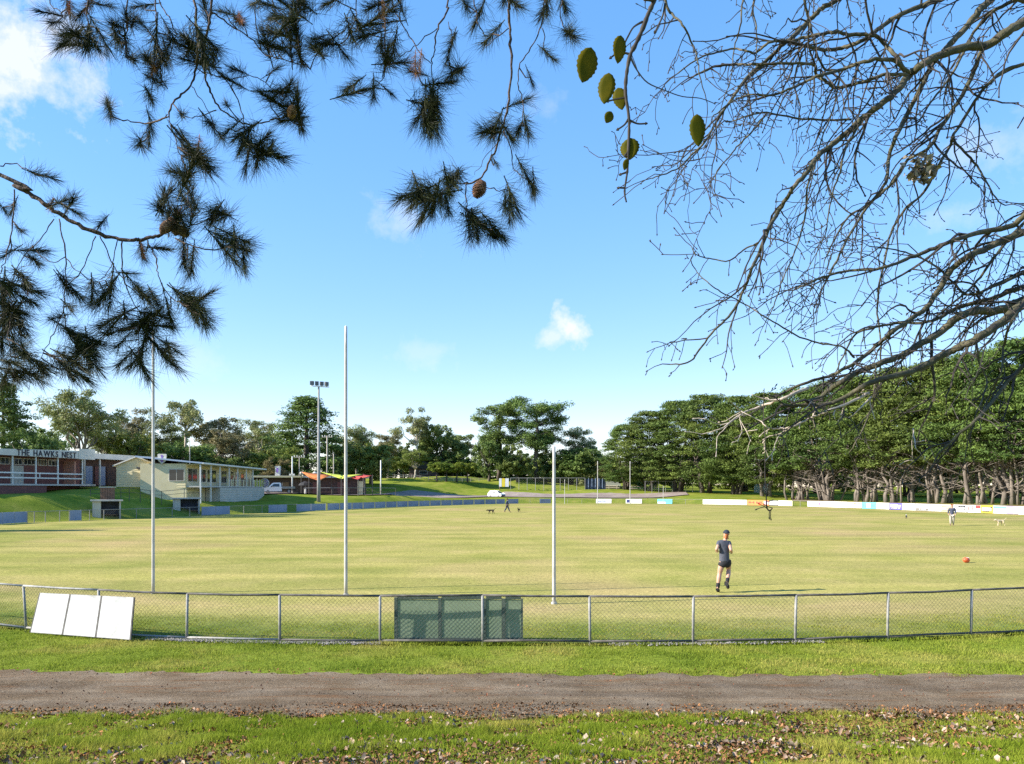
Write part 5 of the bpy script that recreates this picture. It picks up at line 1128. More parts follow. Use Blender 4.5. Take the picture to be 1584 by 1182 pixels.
PT = [  # frame, depth, start width, end width, points
 (k6, 3.2, 24, 15, [(0, 130), (60, 180), (150, 220), (220, 275), (290, 320), (370, 365), (470, 410), (590, 445), (690, 445), (760, 430), (830, 400), (870, 330)]),
 (k6, 3.15, 7, 4, [(290, 345), (320, 500), (325, 660), (310, 800), (350, 930), (400, 990)]), (k6, 3.2, 6, 4, [(490, 430), (545, 545), (600, 640), (680, 720)]), (k6, 3.25, 6, 4, [(470, 430), (400, 600), (330, 670)]),
 (k6, 3.2, 7, 4, [(600, 450), (600, 590), (640, 740), (720, 850)]), (k6, 3.15, 7, 4, [(725, 450), (770, 560), (775, 620), (840, 730), (930, 770)]), (k6, 3.25, 5, 3, [(575, 450), (530, 600), (490, 640)]), (k6, 3.2, 5, 3, [(320, 535), (390, 610), (480, 650), (560, 620)]),
 (k6, 3.2, 6, 3, [(265, 345), (190, 450), (100, 550), (40, 700)]), (k6, 3.1, 7, 3, [(70, 200), (60, 400), (20, 560), (0, 640), (20, 800)]), (k6, 3.15, 6, 3, [(310, 800), (250, 930), (190, 1040)]), (k6, 3.2, 5, 3, [(680, 850), (680, 990)]), (k6, 3.2, 5, 3, [(730, 870), (780, 980)]),
 (k6, 3.15, 8, 5, [(860, 440), (980, 490), (1080, 490), (1150, 480)]), (k6, 3.2, 7, 4, [(840, 400), (940, 380), (1030, 340), (1080, 320)]), (k6, 3.2, 6, 4, [(0, 85), (80, 75), (160, 120), (230, 140)]), (k6, 3.2, 6, 3, [(210, 270), (300, 260), (360, 240)]), (k6, 3.2, 6, 4, [(830, 400), (830, 300), (810, 220)]), (k6, 3.2, 6, 4, [(850, 380), (910, 280), (930, 180), (940, 90)]),
 (k6, 3.1, 5, 3, [(40, 640), (60, 780), (40, 900), (50, 1050), (20, 1160)]), (k6, 3.1, 5, 3, [(320, 530), (250, 560), (180, 500)]),
 (k5, 3.3, 12, 6, [(1040, -10), (1020, 130), (1000, 250), (1000, 350), (1020, 420), (1050, 490), (1100, 550), (1180, 600), (1250, 610), (1330, 590), (1420, 560)]),
 (k5, 3.2, 11, 6, [(950, -10), (970, 180), (960, 330), (930, 420), (860, 490), (820, 560), (760, 600), (680, 600), (600, 590), (540, 560)]),
 (k5, 3.35, 8, 4, [(1040, 60), (1070, 80), (1150, 140), (1230, 190), (1290, 260), (1370, 290), (1450, 310), (1520, 340)]), (k5, 3.25, 7, 4, [(625, -10), (620, 150), (615, 280)]), (k5, 3.2, 7, 4, [(430, -10), (430, 150), (400, 230)]), (k5, 3.3, 7, 4, [(780, -10), (840, 100), (860, 180), (820, 300)]),
 (k5, 3.25, 7, 4, [(760, -10), (765, 100), (770, 250), (750, 360), (740, 480)]), (k5, 3.2, 5, 3, [(940, 425), (1000, 510), (1060, 640)]), (k5, 3.15, 5, 3, [(830, 570), (860, 700), (900, 800), (900, 880)]), (k5, 3.3, 6, 4, [(1020, 300), (1140, 440), (1190, 570), (1210, 700), (1290, 760)]), (k5, 3.3, 5, 3, [(1000, 350), (1120, 390), (1240, 370), (1340, 440), (1400, 480)]),
 (k5, 3.3, 5, 3, [(820, 560), (720, 630), (690, 710)]), (k5, 3.4, 6, 4, [(1330, -10), (1390, 80), (1400, 160)]), (k5, 3.3, 5, 3, [(240, -10), (300, 60), (340, 130)]), (k5, 3.3, 5, 3, [(1060, 540), (960, 575), (890, 570)]), (k5, 3.35, 5, 3, [(1330, 590), (1400, 560), (1480, 620)]),
 (k7, 3.2, 13, 8, [(1000, -10), (995, 60), (1005, 180), (1010, 300), (1000, 430), (975, 560), (940, 670), (910, 740), (860, 820), (800, 840)]), (k7, 3.3, 9, 4, [(722, -10), (715, 50), (670, 130), (660, 230), (640, 290), (650, 380), (640, 480)]), (k7, 3.3, 5, 3, [(670, 130), (580, 200), (500, 260)]), (k7, 3.35, 7, 4, [(465, -10), (470, 40), (530, 150), (590, 240), (640, 290)]),
 (k7, 3.15, 7, 4, [(1160, -10), (1150, 100), (1110, 200), (1050, 290), (1040, 380), (1060, 450), (1060, 560)]), (k7, 3.2, 5, 3, [(995, 130), (930, 180), (890, 220)]), (k7, 3.15, 6, 3, [(975, 600), (1010, 700), (1020, 770), (1060, 810), (1100, 830)]), (k7, 3.3, 6, 4, [(430, 100), (430, 300), (420, 360), (380, 400), (310, 430)]), (k7, 3.15, 6, 4, [(800, 840), (800, 930), (820, 1000), (880, 1040), (920, 1050)]),
 (k7, 3.2, 6, 4, [(810, 835), (730, 850), (660, 900), (620, 910)]), (k7, 3.2, 5, 3, [(870, 850), (940, 870), (1000, 870), (980, 940)]), (k7, 3.15, 5, 3, [(1150, 130), (1160, 230), (1190, 270)]), (k7, 3.2, 6, 4, [(1240, -10), (1240, 100), (1290, 170)]), (k7, 3.25, 6, 4, [(840, -10), (850, 90), (890, 170)]), (k7, 3.35, 6, 4, [(300, -10), (290, 100), (230, 200), (170, 190)]), (k7, 3.3, 4, 3, [(720, 100), (740, 180), (720, 250), (740, 340)]), (k7, 3.3, 5, 3, [(30, -10), (20, 150)]), (k7, 3.2, 4, 2, [(960, 640), (890, 720), (840, 800)]),
]
pt_pts = []
for fr, d, w0, w1, uv in PT:
    sc_ = 2.956 if fr is k7 else 3.168; n = len(uv); off = tr.uniform(-.12, .12)
    pts = [P(*fr(u, v), d+.06*math.sin(i*1.9+u*.01)*(w0 < 12)+off*(i/(n-1))) for i, (u, v) in enumerate(uv)]; rad = [(w0+(w1-w0)*i/(n-1))/sc_/2/F*d*.95 for i in range(n)]
    if uv[0][1] < 0:
        q = min(op_, key=lambda o: (o.x-pts[0].x)**2+(o.y-pts[0].y)**2*.1); pts = [q, q.lerp(pts[0], .5)]+pts; rad = [rad[0]*1.2, rad[0]*1.1]+rad
    elif uv[0][0] == 0 and w0 > 20: pts = [Vector((-5.5, 3.6, 5.6)), Vector((-3.8, 3.4, 5.0))]+pts; rad = [.05, .042]+rad
    sp, sr = smooth_path(pts, rad, 5)
    for i in range(1, len(sp)-1): sp[i] = sp[i]+rv(.0025); sr[i] *= tr.uniform(.85, 1.2)
    MB().tube(sp, sr, 6).build('branch', pbark, pine, smooth=True); pt_pts += sp
needle_m = mat('pine needles', (.016, .023, .008), .55, (.048, .052, .015), 14, 3, island=.8, trans=.15, spec=.12)
brown_m = mat('dead brown needles', (.26, .10, .03), .7, (.34, .15, .05), 14, island=.4)
def tuft_mesh(seed, n, spread):
    g = np.random.default_rng(seed); t = g.random(n)**.8; base = np.stack([g.normal(0, .012, n), g.normal(0, .012, n), -1.0+t*1.35], 1)
    ang = np.radians(np.abs(g.normal(spread, 22, n))*(1.3-.6*t)); az = g.uniform(0, 6.28, n); L = g.uniform(.5, 1.1, n)
    d = np.stack([np.sin(ang)*np.cos(az), np.sin(ang)*np.sin(az), np.cos(ang)], 1); mid = base+d*(L*.5)[:, None]; d2 = d+g.normal(0, .2, (n, 3)); tip = mid+d2*(L*.5)[:, None]
    x = np.cross(d, g.normal(size=(n, 3))); x /= np.linalg.norm(x, axis=1, keepdims=True); y = np.cross(d, x); r = .0066
    ring = [x, x*-.5+y*.87, x*-.5-y*.87]
    v = np.stack([base+q*r for q in ring]+[mid+q*r for q in ring]+[tip], 1).reshape(-1, 3); b = np.arange(n)[:, None]*7
    fq = [np.concatenate([b+i, b+(i+1) % 3, b+3+(i+1) % 3, b+3+i], 1) for i in range(3)]; ft = [np.concatenate([b+3+i, b+3+(i+1) % 3, b+6, b+6], 1) for i in range(3)]
    me = bpy.data.meshes.new('needle_tuft'); fl = np.concatenate(fq).tolist()+[q[:3] for q in np.concatenate(ft).tolist()]
    tw = MB(); tw.tube([(0, 0, -1.1), (0, 0, 0), (0, 0, .42)], [.022, .02, .012], 5); nb0 = len(v)
    me.from_pydata(v.tolist()+tw.v, [], fl+[tuple(i+nb0 for i in q) for q in tw.f]); me.update(); return me
TM = [tuft_mesh(100+i, 125+16*i, 27+6*(i % 4)) for i in range(7)]
for m_ in TM: m_.materials.append(needle_m)
BT = tuft_mesh(300, 130, 40); BT.materials.append(brown_m)
TU6 = [(820, 230, 110), (920, 200, 110), (950, 310, 100), (870, 320, 120), (780, 290, 110), (940, 90, 120), (1080, 320, 120), (1040, 350, 100), (1150, 480, 130), (1130, 530, 120), (1190, 450, 110), (800, 490, 90), (700, 520, 80), (900, 540, 95), (350, 260, 100), (300, 260, 80), (490, 370, 70), (240, 140, 80), (120, 640, 130), (150, 690, 110), (60, 780, 120), (20, 740, 110), (40, 880, 120), (110, 870, 100), (120, 1000, 100), (180, 1050, 120), (210, 1090, 110), (400, 1000, 130), (380, 1060, 130), (440, 1030, 120), (350, 1040, 110), (380, 710, 110), (330, 680, 90), (500, 730, 120), (450, 720, 90), (530, 850, 120), (560, 900, 110), (610, 820, 100), (720, 730, 100), (690, 700, 90), (720, 850, 130), (780, 820, 110), (680, 880, 110), (640, 610, 60), (960, 770, 110), (1000, 830, 110), (1010, 720, 90), (930, 780, 100), (690, 1020, 110), (650, 1050, 100), (790, 1000, 110), (830, 1010, 100), (20, 1140, 110), (30, 690, 100), (190, 500, 90), (180, 560, 80), (100, 400, 70), (60, 300, 60), (270, 830, 80), (360, 900, 90), (60, 1050, 110), (460, 940, 100), (10, 950, 110), (20, 300, 70), (30, 520, 80)]
TU5 = [(220, 60, 90), (260, 110, 80), (340, 60, 90), (390, 180, 120), (360, 220, 100), (430, 210, 100), (580, 190, 110), (620, 80, 110), (620, 230, 100), (760, 220, 110), (740, 320, 100), (800, 290, 80), (770, 400, 80), (740, 480, 80), (950, 240, 130), (900, 180, 100), (940, 300, 110), (1040, 220, 110), (1000, 260, 110), (1000, 20, 90), (1180, 110, 90), (1350, 160, 130), (1330, 90, 90), (1300, 190, 100), (1420, 180, 110), (1450, 130, 90), (1150, 340, 80), (1120, 390, 70), (1300, 470, 80), (1380, 450, 100), (1420, 420, 90), (1420, 540, 110), (1460, 500, 100), (1400, 590, 80), (1480, 620, 75), (1110, 510, 70), (1060, 640, 90), (1020, 600, 70), (1110, 650, 80), (1210, 690, 120), (1180, 660, 90), (1290, 760, 120), (1330, 720, 100), (1260, 790, 100), (740, 620, 70), (690, 710, 90), (730, 680, 70), (540, 560, 75), (530, 500, 60), (890, 560, 80), (960, 780, 130), (1010, 810, 110), (900, 860, 110), (930, 720, 80), (1460, 15, 100), (1480, 300, 80), (1350, 340, 60), (820, 270, 80), (680, 30, 80), (530, 30, 70), (880, 660, 55), (560, 120, 80), (400, 60, 80), (700, 120, 70), (1240, 20, 90), (1090, 60, 80), (1540, 190, 60), (1400, 20, 100), (1300, 20, 80)]
TU7 = [(20, 150, 80), (170, 190, 100), (140, 200, 90), (280, 160, 110), (240, 240, 90), (320, 130, 90), (430, 60, 110), (380, 30, 90), (500, 20, 70), (470, 220, 110), (440, 250, 100), (500, 290, 90), (300, 420, 90), (270, 400, 70), (380, 430, 70), (450, 420, 60), (740, 180, 50), (720, 250, 80), (740, 340, 100), (770, 320, 80), (630, 480, 110), (640, 540, 110), (610, 520, 100), (670, 570, 100), (640, 420, 90), (800, 30, 80), (850, 90, 90), (900, 180, 85), (1020, 15, 90), (980, 0, 80), (1170, 50, 90), (1150, 60, 80), (1290, 170, 90), (1270, 150, 70), (1250, 30, 80), (1190, 260, 60), (1100, 370, 50), (1060, 460, 80), (930, 600, 100), (890, 600, 90), (1040, 600, 90), (1080, 600, 80), (1000, 620, 80), (740, 830, 110), (760, 800, 100), (620, 900, 120), (580, 900, 100), (610, 970, 110), (650, 950, 100), (720, 950, 80), (980, 940, 100), (1010, 960, 90), (830, 1010, 110), (820, 1070, 100), (900, 1050, 100), (930, 1080, 90), (1090, 830, 90), (1110, 860, 80), (1000, 990, 80), (940, 750, 40), (60, 20, 90), (180, 10, 90), (560, 330, 60)]
PA = np.array([tuple(p) for p in pt_pts]); nt = 0
for fr, L in ((k6, TU6), (k5, TU5), (k7, TU7)):
    sc_ = 2.956 if fr is k7 else 3.168
    for u, v, r in L+[(u+tr.uniform(-.6, .6)*r, v+tr.uniform(-.4, .7)*r, r*tr.uniform(.75, 1.0)) for u, v, r in L if r >= 95]:
        px, py = fr(u, v); c0 = P(px, py, 3.22); j = int(np.argmin((PA[:, 0]-c0.x)**2+(PA[:, 2]-c0.z)**2)); near = Vector(PA[j]); c = P(px, py, near.y+tr.uniform(-.1, .1))
        out = c-near; size = r/sc_/F*c.y*1.1
        ax = (out.normalized()*min(1.0, out.length/.05) if out.length > 1e-4 else Vector())+Vector((0, 0, -.42))+Vector((tr.gauss(0, .3), tr.gauss(0, .45), tr.gauss(0, .2)))
        if fr is k6 and 760 < u < 970 and v < 340: ax += Vector((0, 0, 1.3))
        if fr is k6 and u < 500 and v < 300: ax += Vector((.4, 0, .9))
        ax.normalize()
        if out.length > size*.5: MB().tube([near, near.lerp(c, .5)+rv(.006), c-ax*size*.3], [.0028, .0024, .002], 5).build('twig', pbark, pine)
        o = bpy.data.objects.new('needle_tuft', TM[nt % len(TM)]); C.objects.link(o); o.parent = pine; nt += 1
        q = ax.to_track_quat('Z', 'Y') @ Quaternion((0, 0, 1), tr.uniform(0, 6.28)); o.location = c-ax*size*.15-PB; o.rotation_mode = 'QUATERNION'; o.rotation_quaternion = q; o.scale = (size*1.08,)*3
for fr, u, v, r in ((k7, 570, 310, 70), (k7, 590, 290, 60), (k5, 970, 720, 60), (k5, 960, 760, 60), (k6, 250, 280, 50), (k6, 700, 500, 45), (k6, 870, 350, 60), (k5, 340, 40, 50), (k5, 430, 30, 50), (k6, 900, 530, 45), (k6, 130, 690, 50), (k5, 1180, 90, 45), (k7, 420, 40, 60), (k5, 750, 350, 50), (k7, 930, 600, 40)):
    px, py = fr(u, v); c = P(px, py, 3.2); size = r/3.1/F*3.2; o = bpy.data.objects.new('dead_needle_tuft', BT); C.objects.link(o); o.parent = pine; o.location = c-PB; o.scale = (size,)*3
    o.rotation_euler = (math.pi+tr.uniform(-.4, .4), tr.uniform(-.4, .4), tr.uniform(0, 6))
cone_m = mat('pine cone scales', (.12, .065, .035), .7, (.26, .16, .09), 40, island=.4)
def cone(fr, u, v, wd, ht, d, tilt):
    px, py = fr(u, v); c = P(px, py, d); s = d/F/(2.956 if fr is k7 else 3.168); rw, rh = wd*s/2, ht*s/2; mb = MB(); n = 0
    for row_ in range(11):
        t = row_/10; rr_ = rw*math.sin(math.pi*(.08+.88*t))**.75
        for k in range(10):
            a = 6.283*(k+.5*(row_ % 2))/10; z = rh*(1-2*t); dx, dy = math.cos(a), math.sin(a); p = Vector((dx*rr_*.8, dy*rr_*.8, z)); o_ = Vector((dx, dy, -.35)); sd = Vector((-dy, dx, 0)); w = rw*.34
            mb.add([p-sd*w+Vector((0, 0, w*.3)), p+sd*w+Vector((0, 0, w*.3)), p+o_*rw*.34+sd*w*.5, p+o_*rw*.34-sd*w*.5, p+o_*rw*.05-Vector((0, 0, w*.6))], [(0, 1, 2, 3), (3, 2, 4), (0, 3, 4), (1, 4, 2)])
    mb.tube([(0, 0, rh*.95), (0, 0, -rh*.95)], rw*.6, 8)
    o = mb.build('pine_cone', cone_m, pine, local=True); o.location = c-PB; o.rotation_euler = tilt
cone(k7, 862, 864, 62, 74, 3.12, (.3, .5, 0)); cone(k5, 1430, 548, 42, 58, 3.2, (.1, .2, 0)); cone(k6, 850, 380, 46, 80, 3.12, (.2, -.3, 0)); cone(k6, 810, 385, 45, 70, 3.1, (.3, .7, 0)); cone(k6, 895, 405, 45, 60, 3.15, (.1, -.8, 0))
# ================================================================ PEOPLE, DOGS, BALL, BIRD
def skin_obj(name, joints, edges, m, par, root, sub=2):
    """continuous surface grown round a skeleton; joints: name -> (x, y, z, rx, ry)"""
    names = list(joints); me = bpy.data.meshes.new(name); me.from_pydata([joints[k][:3] for k in names], [(names.index(a), names.index(b)) for a, b in edges], [])
    o = link(name, me, m, par); sk = o.modifiers.new('skin', 'SKIN'); sk.use_smooth_shade = True
    for i, k in enumerate(names):
        s = me.skin_vertices[0].data[i]; j = joints[k]; s.radius = (j[3], j[4] if len(j) > 4 else j[3]); s.use_root = (k == root)
    sb = o.modifiers.new('subdivision', 'SUBSURF'); sb.levels = sub; sb.render_levels = sub; return o
def chain(*n): return list(zip(n, n[1:]))
def hand(J, E, wrist, p, fwd, down, s=1.0, pre='l'):
    """palm, four curled fingers of unequal length and a thumb, rooted inside the palm"""
    p, fwd, down = Vector(p), Vector(fwd).normalized(), Vector(down).normalized(); side = fwd.cross(down).normalized()
    q = p+fwd*.05*s; J[pre+'palm'] = (*q, .026*s, .018*s); E.append((wrist, pre+'palm'))
    for i, L in enumerate((.072, .08, .075, .058)):
        b = q+fwd*.03*s+side*(.026-.0175*i)*s; m1 = b+(fwd*.7+down*.5).normalized()*L*.55*s; e = m1+(down*.9-fwd*.3).normalized()*L*.5*s
        for k, pt in enumerate((b, m1, e)): J[f'{pre}f{i}{k}'] = (*pt, (.0095-.0012*k)*s)
        E += [(pre+'palm', f'{pre}f{i}0'), (f'{pre}f{i}0', f'{pre}f{i}1'), (f'{pre}f{i}1', f'{pre}f{i}2')]
    b = p+fwd*.035*s+side*.03*s; e = b+(fwd*.7+side*.5+down*.3).normalized()*.045*s; e2 = e+(fwd*.7+down*.5).normalized()*.03*s
    J[pre+'t0'] = (*b, .011*s); J[pre+'t1'] = (*e, .010*s); J[pre+'t2'] = (*e2, .008*s); E += [(pre+'palm', pre+'t0'), (pre+'t0', pre+'t1'), (pre+'t1', pre+'t2')]
def ball_mesh(c, r, scale=(1, 1, 1), seg=16, rings=10, cut=None):
    mb = MB(); v = []; f = []
    for i in range(rings+1):
        th = math.pi*i/rings
        for k in range(seg): a = 2*math.pi*k/seg; v.append((c[0]+r*scale[0]*math.sin(th)*math.cos(a), c[1]+r*scale[1]*math.sin(th)*math.sin(a), c[2]+r*scale[2]*math.cos(th)))
    for i in range(rings):
        for k in range(seg): a = i*seg+k; b = i*seg+(k+1) % seg; f.append((a, b, b+seg, a+seg))
    return mb.add(v, f)
# --- the runner, seen from behind, mid-stride
rd = F*CAM_H/(917-HY); rb = Vector(((1109-CX)/F*rd, rd, .012))
run = thing('person', 'runner from behind in charcoal shirt, black shorts and dark cap, mid-stride on the oval', 'person', rb)
J = {'pelvis': (.225, .02, .92, .125, .095), 'waist': (.222, .03, 1.06, .105, .075), 'chest': (.222, .05, 1.28, .125, .085), 'upper': (.225, .06, 1.42, .09, .065), 'neck': (.275, .075, 1.545, .052, .052), 'skull0': (.292, .09, 1.62, .066, .075), 'skull': (.30, .095, 1.70, .076, .09), 'crown': (.302, .09, 1.765, .05, .06),
     'nose': (.325, .185, 1.672, .014), 'ear': (.222, .085, 1.672, .016, .02), 'ear2': (.376, .09, 1.672, .016, .02), 'chin': (.312, .155, 1.60, .03),
     'lsh': (.075, .04, 1.425, .062), 'lel': (-.04, -.10, 1.25, .043), 'lfa': (.0, .02, 1.215, .04), 'lwr': (.04, .13, 1.20, .028), 'rsh': (.37, .05, 1.425, .062), 'rel': (.365, -.15, 1.235, .043), 'rfa': (.405, -.05, 1.20, .04), 'rwr': (.44, .05, 1.175, .028),
     'lhip': (.145, .02, .85, .085, .085), 'lth': (.12, .03, .70, .095), 'lkn': (.088, .05, .535, .066), 'lca': (.055, -.0, .40, .072), 'lan': (.015, -.03, .13, .036), 'lhe': (-.005, -.06, .085, .034), 'lba': (.05, .06, .035, .034), 'lto': (.065, .11, .028, .026),
     'rhip': (.31, .03, .85, .085, .085), 'rth': (.36, .11, .76, .095), 'rkn': (.392, .19, .655, .066), 'rca': (.345, .05, .50, .072), 'ran': (.262, -.12, .30, .036), 'rhe': (.228, -.15, .27, .034), 'rba': (.285, -.12, .165, .034), 'rto': (.30, -.09, .12, .026)}
E = chain('pelvis', 'waist', 'chest', 'upper', 'neck', 'skull0', 'skull', 'crown')+[('skull', 'nose'), ('skull', 'ear'), ('skull', 'ear2'), ('skull0', 'chin')]+chain('upper', 'lsh', 'lel', 'lfa', 'lwr')+chain('upper', 'rsh', 'rel', 'rfa', 'rwr')+chain('pelvis', 'lhip', 'lth', 'lkn', 'lca', 'lan', 'lba', 'lto')+[('lan', 'lhe')]+chain('pelvis', 'rhip', 'rth', 'rkn', 'rca', 'ran', 'rba', 'rto')+[('ran', 'rhe')]
hand(J, E, 'lwr', J['lwr'][:3], (.3, .9, -.1), (.2, -.1, -1), 1, 'l'); hand(J, E, 'rwr', J['rwr'][:3], (.25, .9, -.15), (-.2, -.1, -1), 1, 'r')
skin_obj('body', J, E, M['skin'], run, 'pelvis')
def sub_j(keys, grow): return {k: (*J[k][:3], J[k][3]+grow, (J[k][4] if len(J[k]) > 4 else J[k][3])+grow) for k in keys}
sj = sub_j(['waist', 'chest', 'upper', 'lsh', 'rsh'], .05); sj['lsh'] = (*J['lsh'][:3], .088); sj['rsh'] = (*J['rsh'][:3], .088); sj['hem'] = (.222, .015, .86, .17, .14); sj['collar'] = (.255, .07, 1.49, .085, .08)
sj['lsl'] = (*Vector(J['lsh'][:3]).lerp(Vector(J['lel'][:3]), .55), .078); sj['rsl'] = (*Vector(J['rsh'][:3]).lerp(Vector(J['rel'][:3]), .5), .078)
skin_obj('shirt', sj, chain('hem', 'waist', 'chest', 'upper', 'collar')+[('upper', 'lsh'), ('lsh', 'lsl'), ('upper', 'rsh'), ('rsh', 'rsl')], M['shirt'], run, 'waist')
hj = {'w': (.224, .018, .97, .16, .13), 'p': (.225, .02, .88, .17, .14), 'lh': (.143, .02, .83, .135, .135), 'ls': (.126, .028, .715, .128), 'rh': (.312, .035, .83, .135, .135), 'rs': (.352, .10, .75, .128)}
skin_obj('shorts', hj, [('w', 'p'), ('p', 'lh'), ('lh', 'ls'), ('p', 'rh'), ('rh', 'rs')], M['black'], run, 'p')
def foot(pre, kn):
    an, he, ba, to = (Vector(J[pre+k][:3]) for k in ('an', 'he', 'ba', 'to')); ca = Vector(J[pre+'ca'][:3])
    skin_obj('sock', {'a': (*ca.lerp(an, .42), .066), 'm': (*ca.lerp(an, .75), .058), 'b': (*an, .056)}, chain('a', 'm', 'b'), M['black'], run, 'm')
    skin_obj('shoe', {'a': (*an.lerp(ba, .2), .058), 'h': (*he, .054), 'm': (*ba, .056, .05), 't': (*to, .046, .042)}, [('a', 'h'), ('a', 'm'), ('m', 't')], M['black'], run, 'a')
foot('l', 0); foot('r', 0)
hd = Vector((.30, .085, 1.70))
mb = ball_mesh((hd.x, hd.y, hd.z+.012), .105, (.92, 1.12, .98)); keep = [i for i, f in enumerate(mb.f) if sum(mb.v[q][2] for q in f)/4 > hd.z+.005]; mb.f = [mb.f[i] for i in keep]
mb.prism([(-.075, .0), (.075, .0), (.06, .085), (0, .105), (-.06, .085)], Vector((.97, -.2, 0)), Vector((.2, .97, -.15)), Vector((0, 0, 1)), hd+Vector((.015, .10, .01)), .012)
mb.build('cap', M['capcloth'], run, local=True, smooth=False)
skin_obj('hair', {'a': (.297, .03, 1.685, .07, .06), 'b': (.29, .035, 1.625, .066, .055), 'c': (.284, .05, 1.59, .05, .045)}, chain('a', 'b', 'c'), M['hair'], run, 'b')
# --- two small walkers: simple but complete figures
def walker(base, label, top, trousers, shoe, stride, turn, h, hairm, arm=.1):
    t = thing('person', label, 'person', base, turn); s = h/1.75
    a = {'pel': (0, 0, .93, .13, .1), 'wai': (0, .01, 1.08, .125, .095), 'che': (0, .015, 1.28, .155, .11), 'upp': (0, .02, 1.42, .1, .08), 'nec': (0, .03, 1.50, .05), 'hd0': (0, .045, 1.57, .065, .075), 'hd1': (0, .045, 1.66, .075, .09), 'hd2': (0, .04, 1.72, .045, .055), 'nose': (0, .14, 1.63, .014), 'ea': (-.085, .04, 1.63, .015), 'eb': (.085, .04, 1.63, .015)}
    e = chain('pel', 'wai', 'che', 'upp', 'nec', 'hd0', 'hd1', 'hd2')+[('hd1', 'nose'), ('hd1', 'ea'), ('hd1', 'eb')]
    for sd, k in ((-1, 'l'), (1, 'r')):
        st = stride*sd; a.update({k+'hi': (.1*sd, 0, .86, .1), k+'kn': (.1*sd, st*.35+.03, .5, .06), k+'ca': (.1*sd, st*.5, .36, .058), k+'an': (.1*sd, st*.8-.02, .09+max(0, -st)*.12, .038), k+'to': (.11*sd, st*.8+.15, .035+max(0, -st)*.05, .034), k+'sh': (.18*sd, .02, 1.42, .06), k+'el': (.27*sd, -.05-arm*sd, 1.16, .043), k+'wr': (.25*sd, .1-arm*1.6*sd, .95, .03)})
        e += chain('pel', k+'hi', k+'kn', k+'ca', k+'an', k+'to')+chain('upp', k+'sh', k+'el', k+'wr'); hand(a, e, k+'wr', a[k+'wr'][:3], (0, .4, -.9), (-.8*sd, .3, 0), 1, k)
    def sc(q): return {n: tuple(x*s for x in p) for n, p in q.items()}
    skin_obj('body', sc(a), e, M['skin'], t, 'pel', 1)
    g_ = .035; tj = {n: (*a[n][:3], a[n][3]+g_, (a[n][4] if len(a[n]) > 4 else a[n][3])+g_) for n in ('wai', 'che', 'upp', 'lsh', 'rsh', 'lel', 'rel')}; tj['hem'] = (0, .0, .88, .155, .125)
    for k in 'lr': tj[k+'cu'] = (*Vector(a[k+'el'][:3]).lerp(Vector(a[k+'wr'][:3]), .8), .042)
    skin_obj('jacket', sc(tj), chain('hem', 'wai', 'che', 'upp')+chain('upp', 'lsh', 'lel', 'lcu')+chain('upp', 'rsh', 'rel', 'rcu'), top, t, 'wai', 1)
    lj = {n: (*a[n][:3], a[n][3]+.035, (a[n][4] if len(a[n]) > 4 else a[n][3])+.035) for n in ('pel', 'lhi', 'lkn', 'lca', 'rhi', 'rkn', 'rca')}
    for k in 'lr': lj[k+'c'] = (*Vector(a[k+'ca'][:3]).lerp(Vector(a[k+'an'][:3]), .85), .06)
    skin_obj('trousers', sc(lj), chain('pel', 'lhi', 'lkn', 'lca', 'lc')+chain('pel', 'rhi', 'rkn', 'rca', 'rc'), trousers, t, 'pel', 1)
    for k in 'lr': skin_obj('shoe', sc({'a': (*a[k+'an'][:3], .052), 't': (*a[k+'to'][:3], .044)}), [('a', 't')], shoe, t, 'a', 1)
    skin_obj('hair', sc({'a': (0, .0, 1.60, .06), 'b': (0, .01, 1.68, .085, .085), 'c': (0, .03, 1.745, .05)}), chain('a', 'b', 'c'), hairm, t, 'b', 1)
    return t
def at_row(px, row): d = F*CAM_H/(row-HY); return Vector(((px-CX)/F*d, d, .012)), d
b, d = at_row(1472.5, 813.5); walker(b, 'man in dark blue jacket and stone trousers standing near the far right boards', M['bluetop'], M['khaki'], M['black'], .12, R(150), 1.72, M['hair'], .04)
b, d = at_row(784.5, 793); walker(b, 'dog walker in dark clothes striding between two dogs on the far oval', M['bluetee'], M['bluetee'], M['black'], .42, R(-80), 1.8, M['black'], .15)
def dog(base, label, m, s, turn, low=0):
    t = thing('dog', label, 'dog', base, turn)     # head towards +x
    a = {'rump': (-.26, 0, .46, .085), 'loin': (-.08, 0, .45, .075, .085), 'chest': (.18, 0, .44, .095, .125), 'neck': (.33, 0, .54-low, .065), 'head': (.43, 0, .62-low*2, .065), 'muz': (.54, 0, .585-low*2, .036), 'nose': (.59, 0, .58-low*2, .024), 'tail': (-.38, 0, .52, .025), 'tail2': (-.5, 0, .62, .02), 'tail3': (-.58, 0, .70, .016)}
    e = chain('tail3', 'tail2', 'tail', 'rump', 'loin', 'chest', 'neck', 'head', 'muz', 'nose')
    for sd, k in ((-1, 'l'), (1, 'r')):
        a.update({k+'ear': (.40, .055*sd, .69-low*2, .022), k+'ear2': (.385, .085*sd, .665-low*2, .014), k+'sh': (.2, .07*sd, .36, .05), k+'el': (.16+.05*sd, .075*sd, .25, .035), k+'wr': (.19+.09*sd, .075*sd, .13, .025), k+'pa': (.21+.1*sd, .075*sd, .022, .026), k+'th': (-.25, .075*sd, .36, .07), k+'st': (-.19-.04*sd, .08*sd, .27, .045), k+'ho': (-.31-.08*sd, .08*sd, .155, .024), k+'hp': (-.28-.09*sd, .08*sd, .022, .026)})
        e += [('head', k+'ear'), (k+'ear', k+'ear2')]+chain('chest', k+'sh', k+'el', k+'wr', k+'pa')+chain('rump', k+'th', k+'st', k+'ho', k+'hp')
    skin_obj('body', {n: tuple(x*s for x in p) for n, p in a.items()}, e, m, t, 'loin', 1)
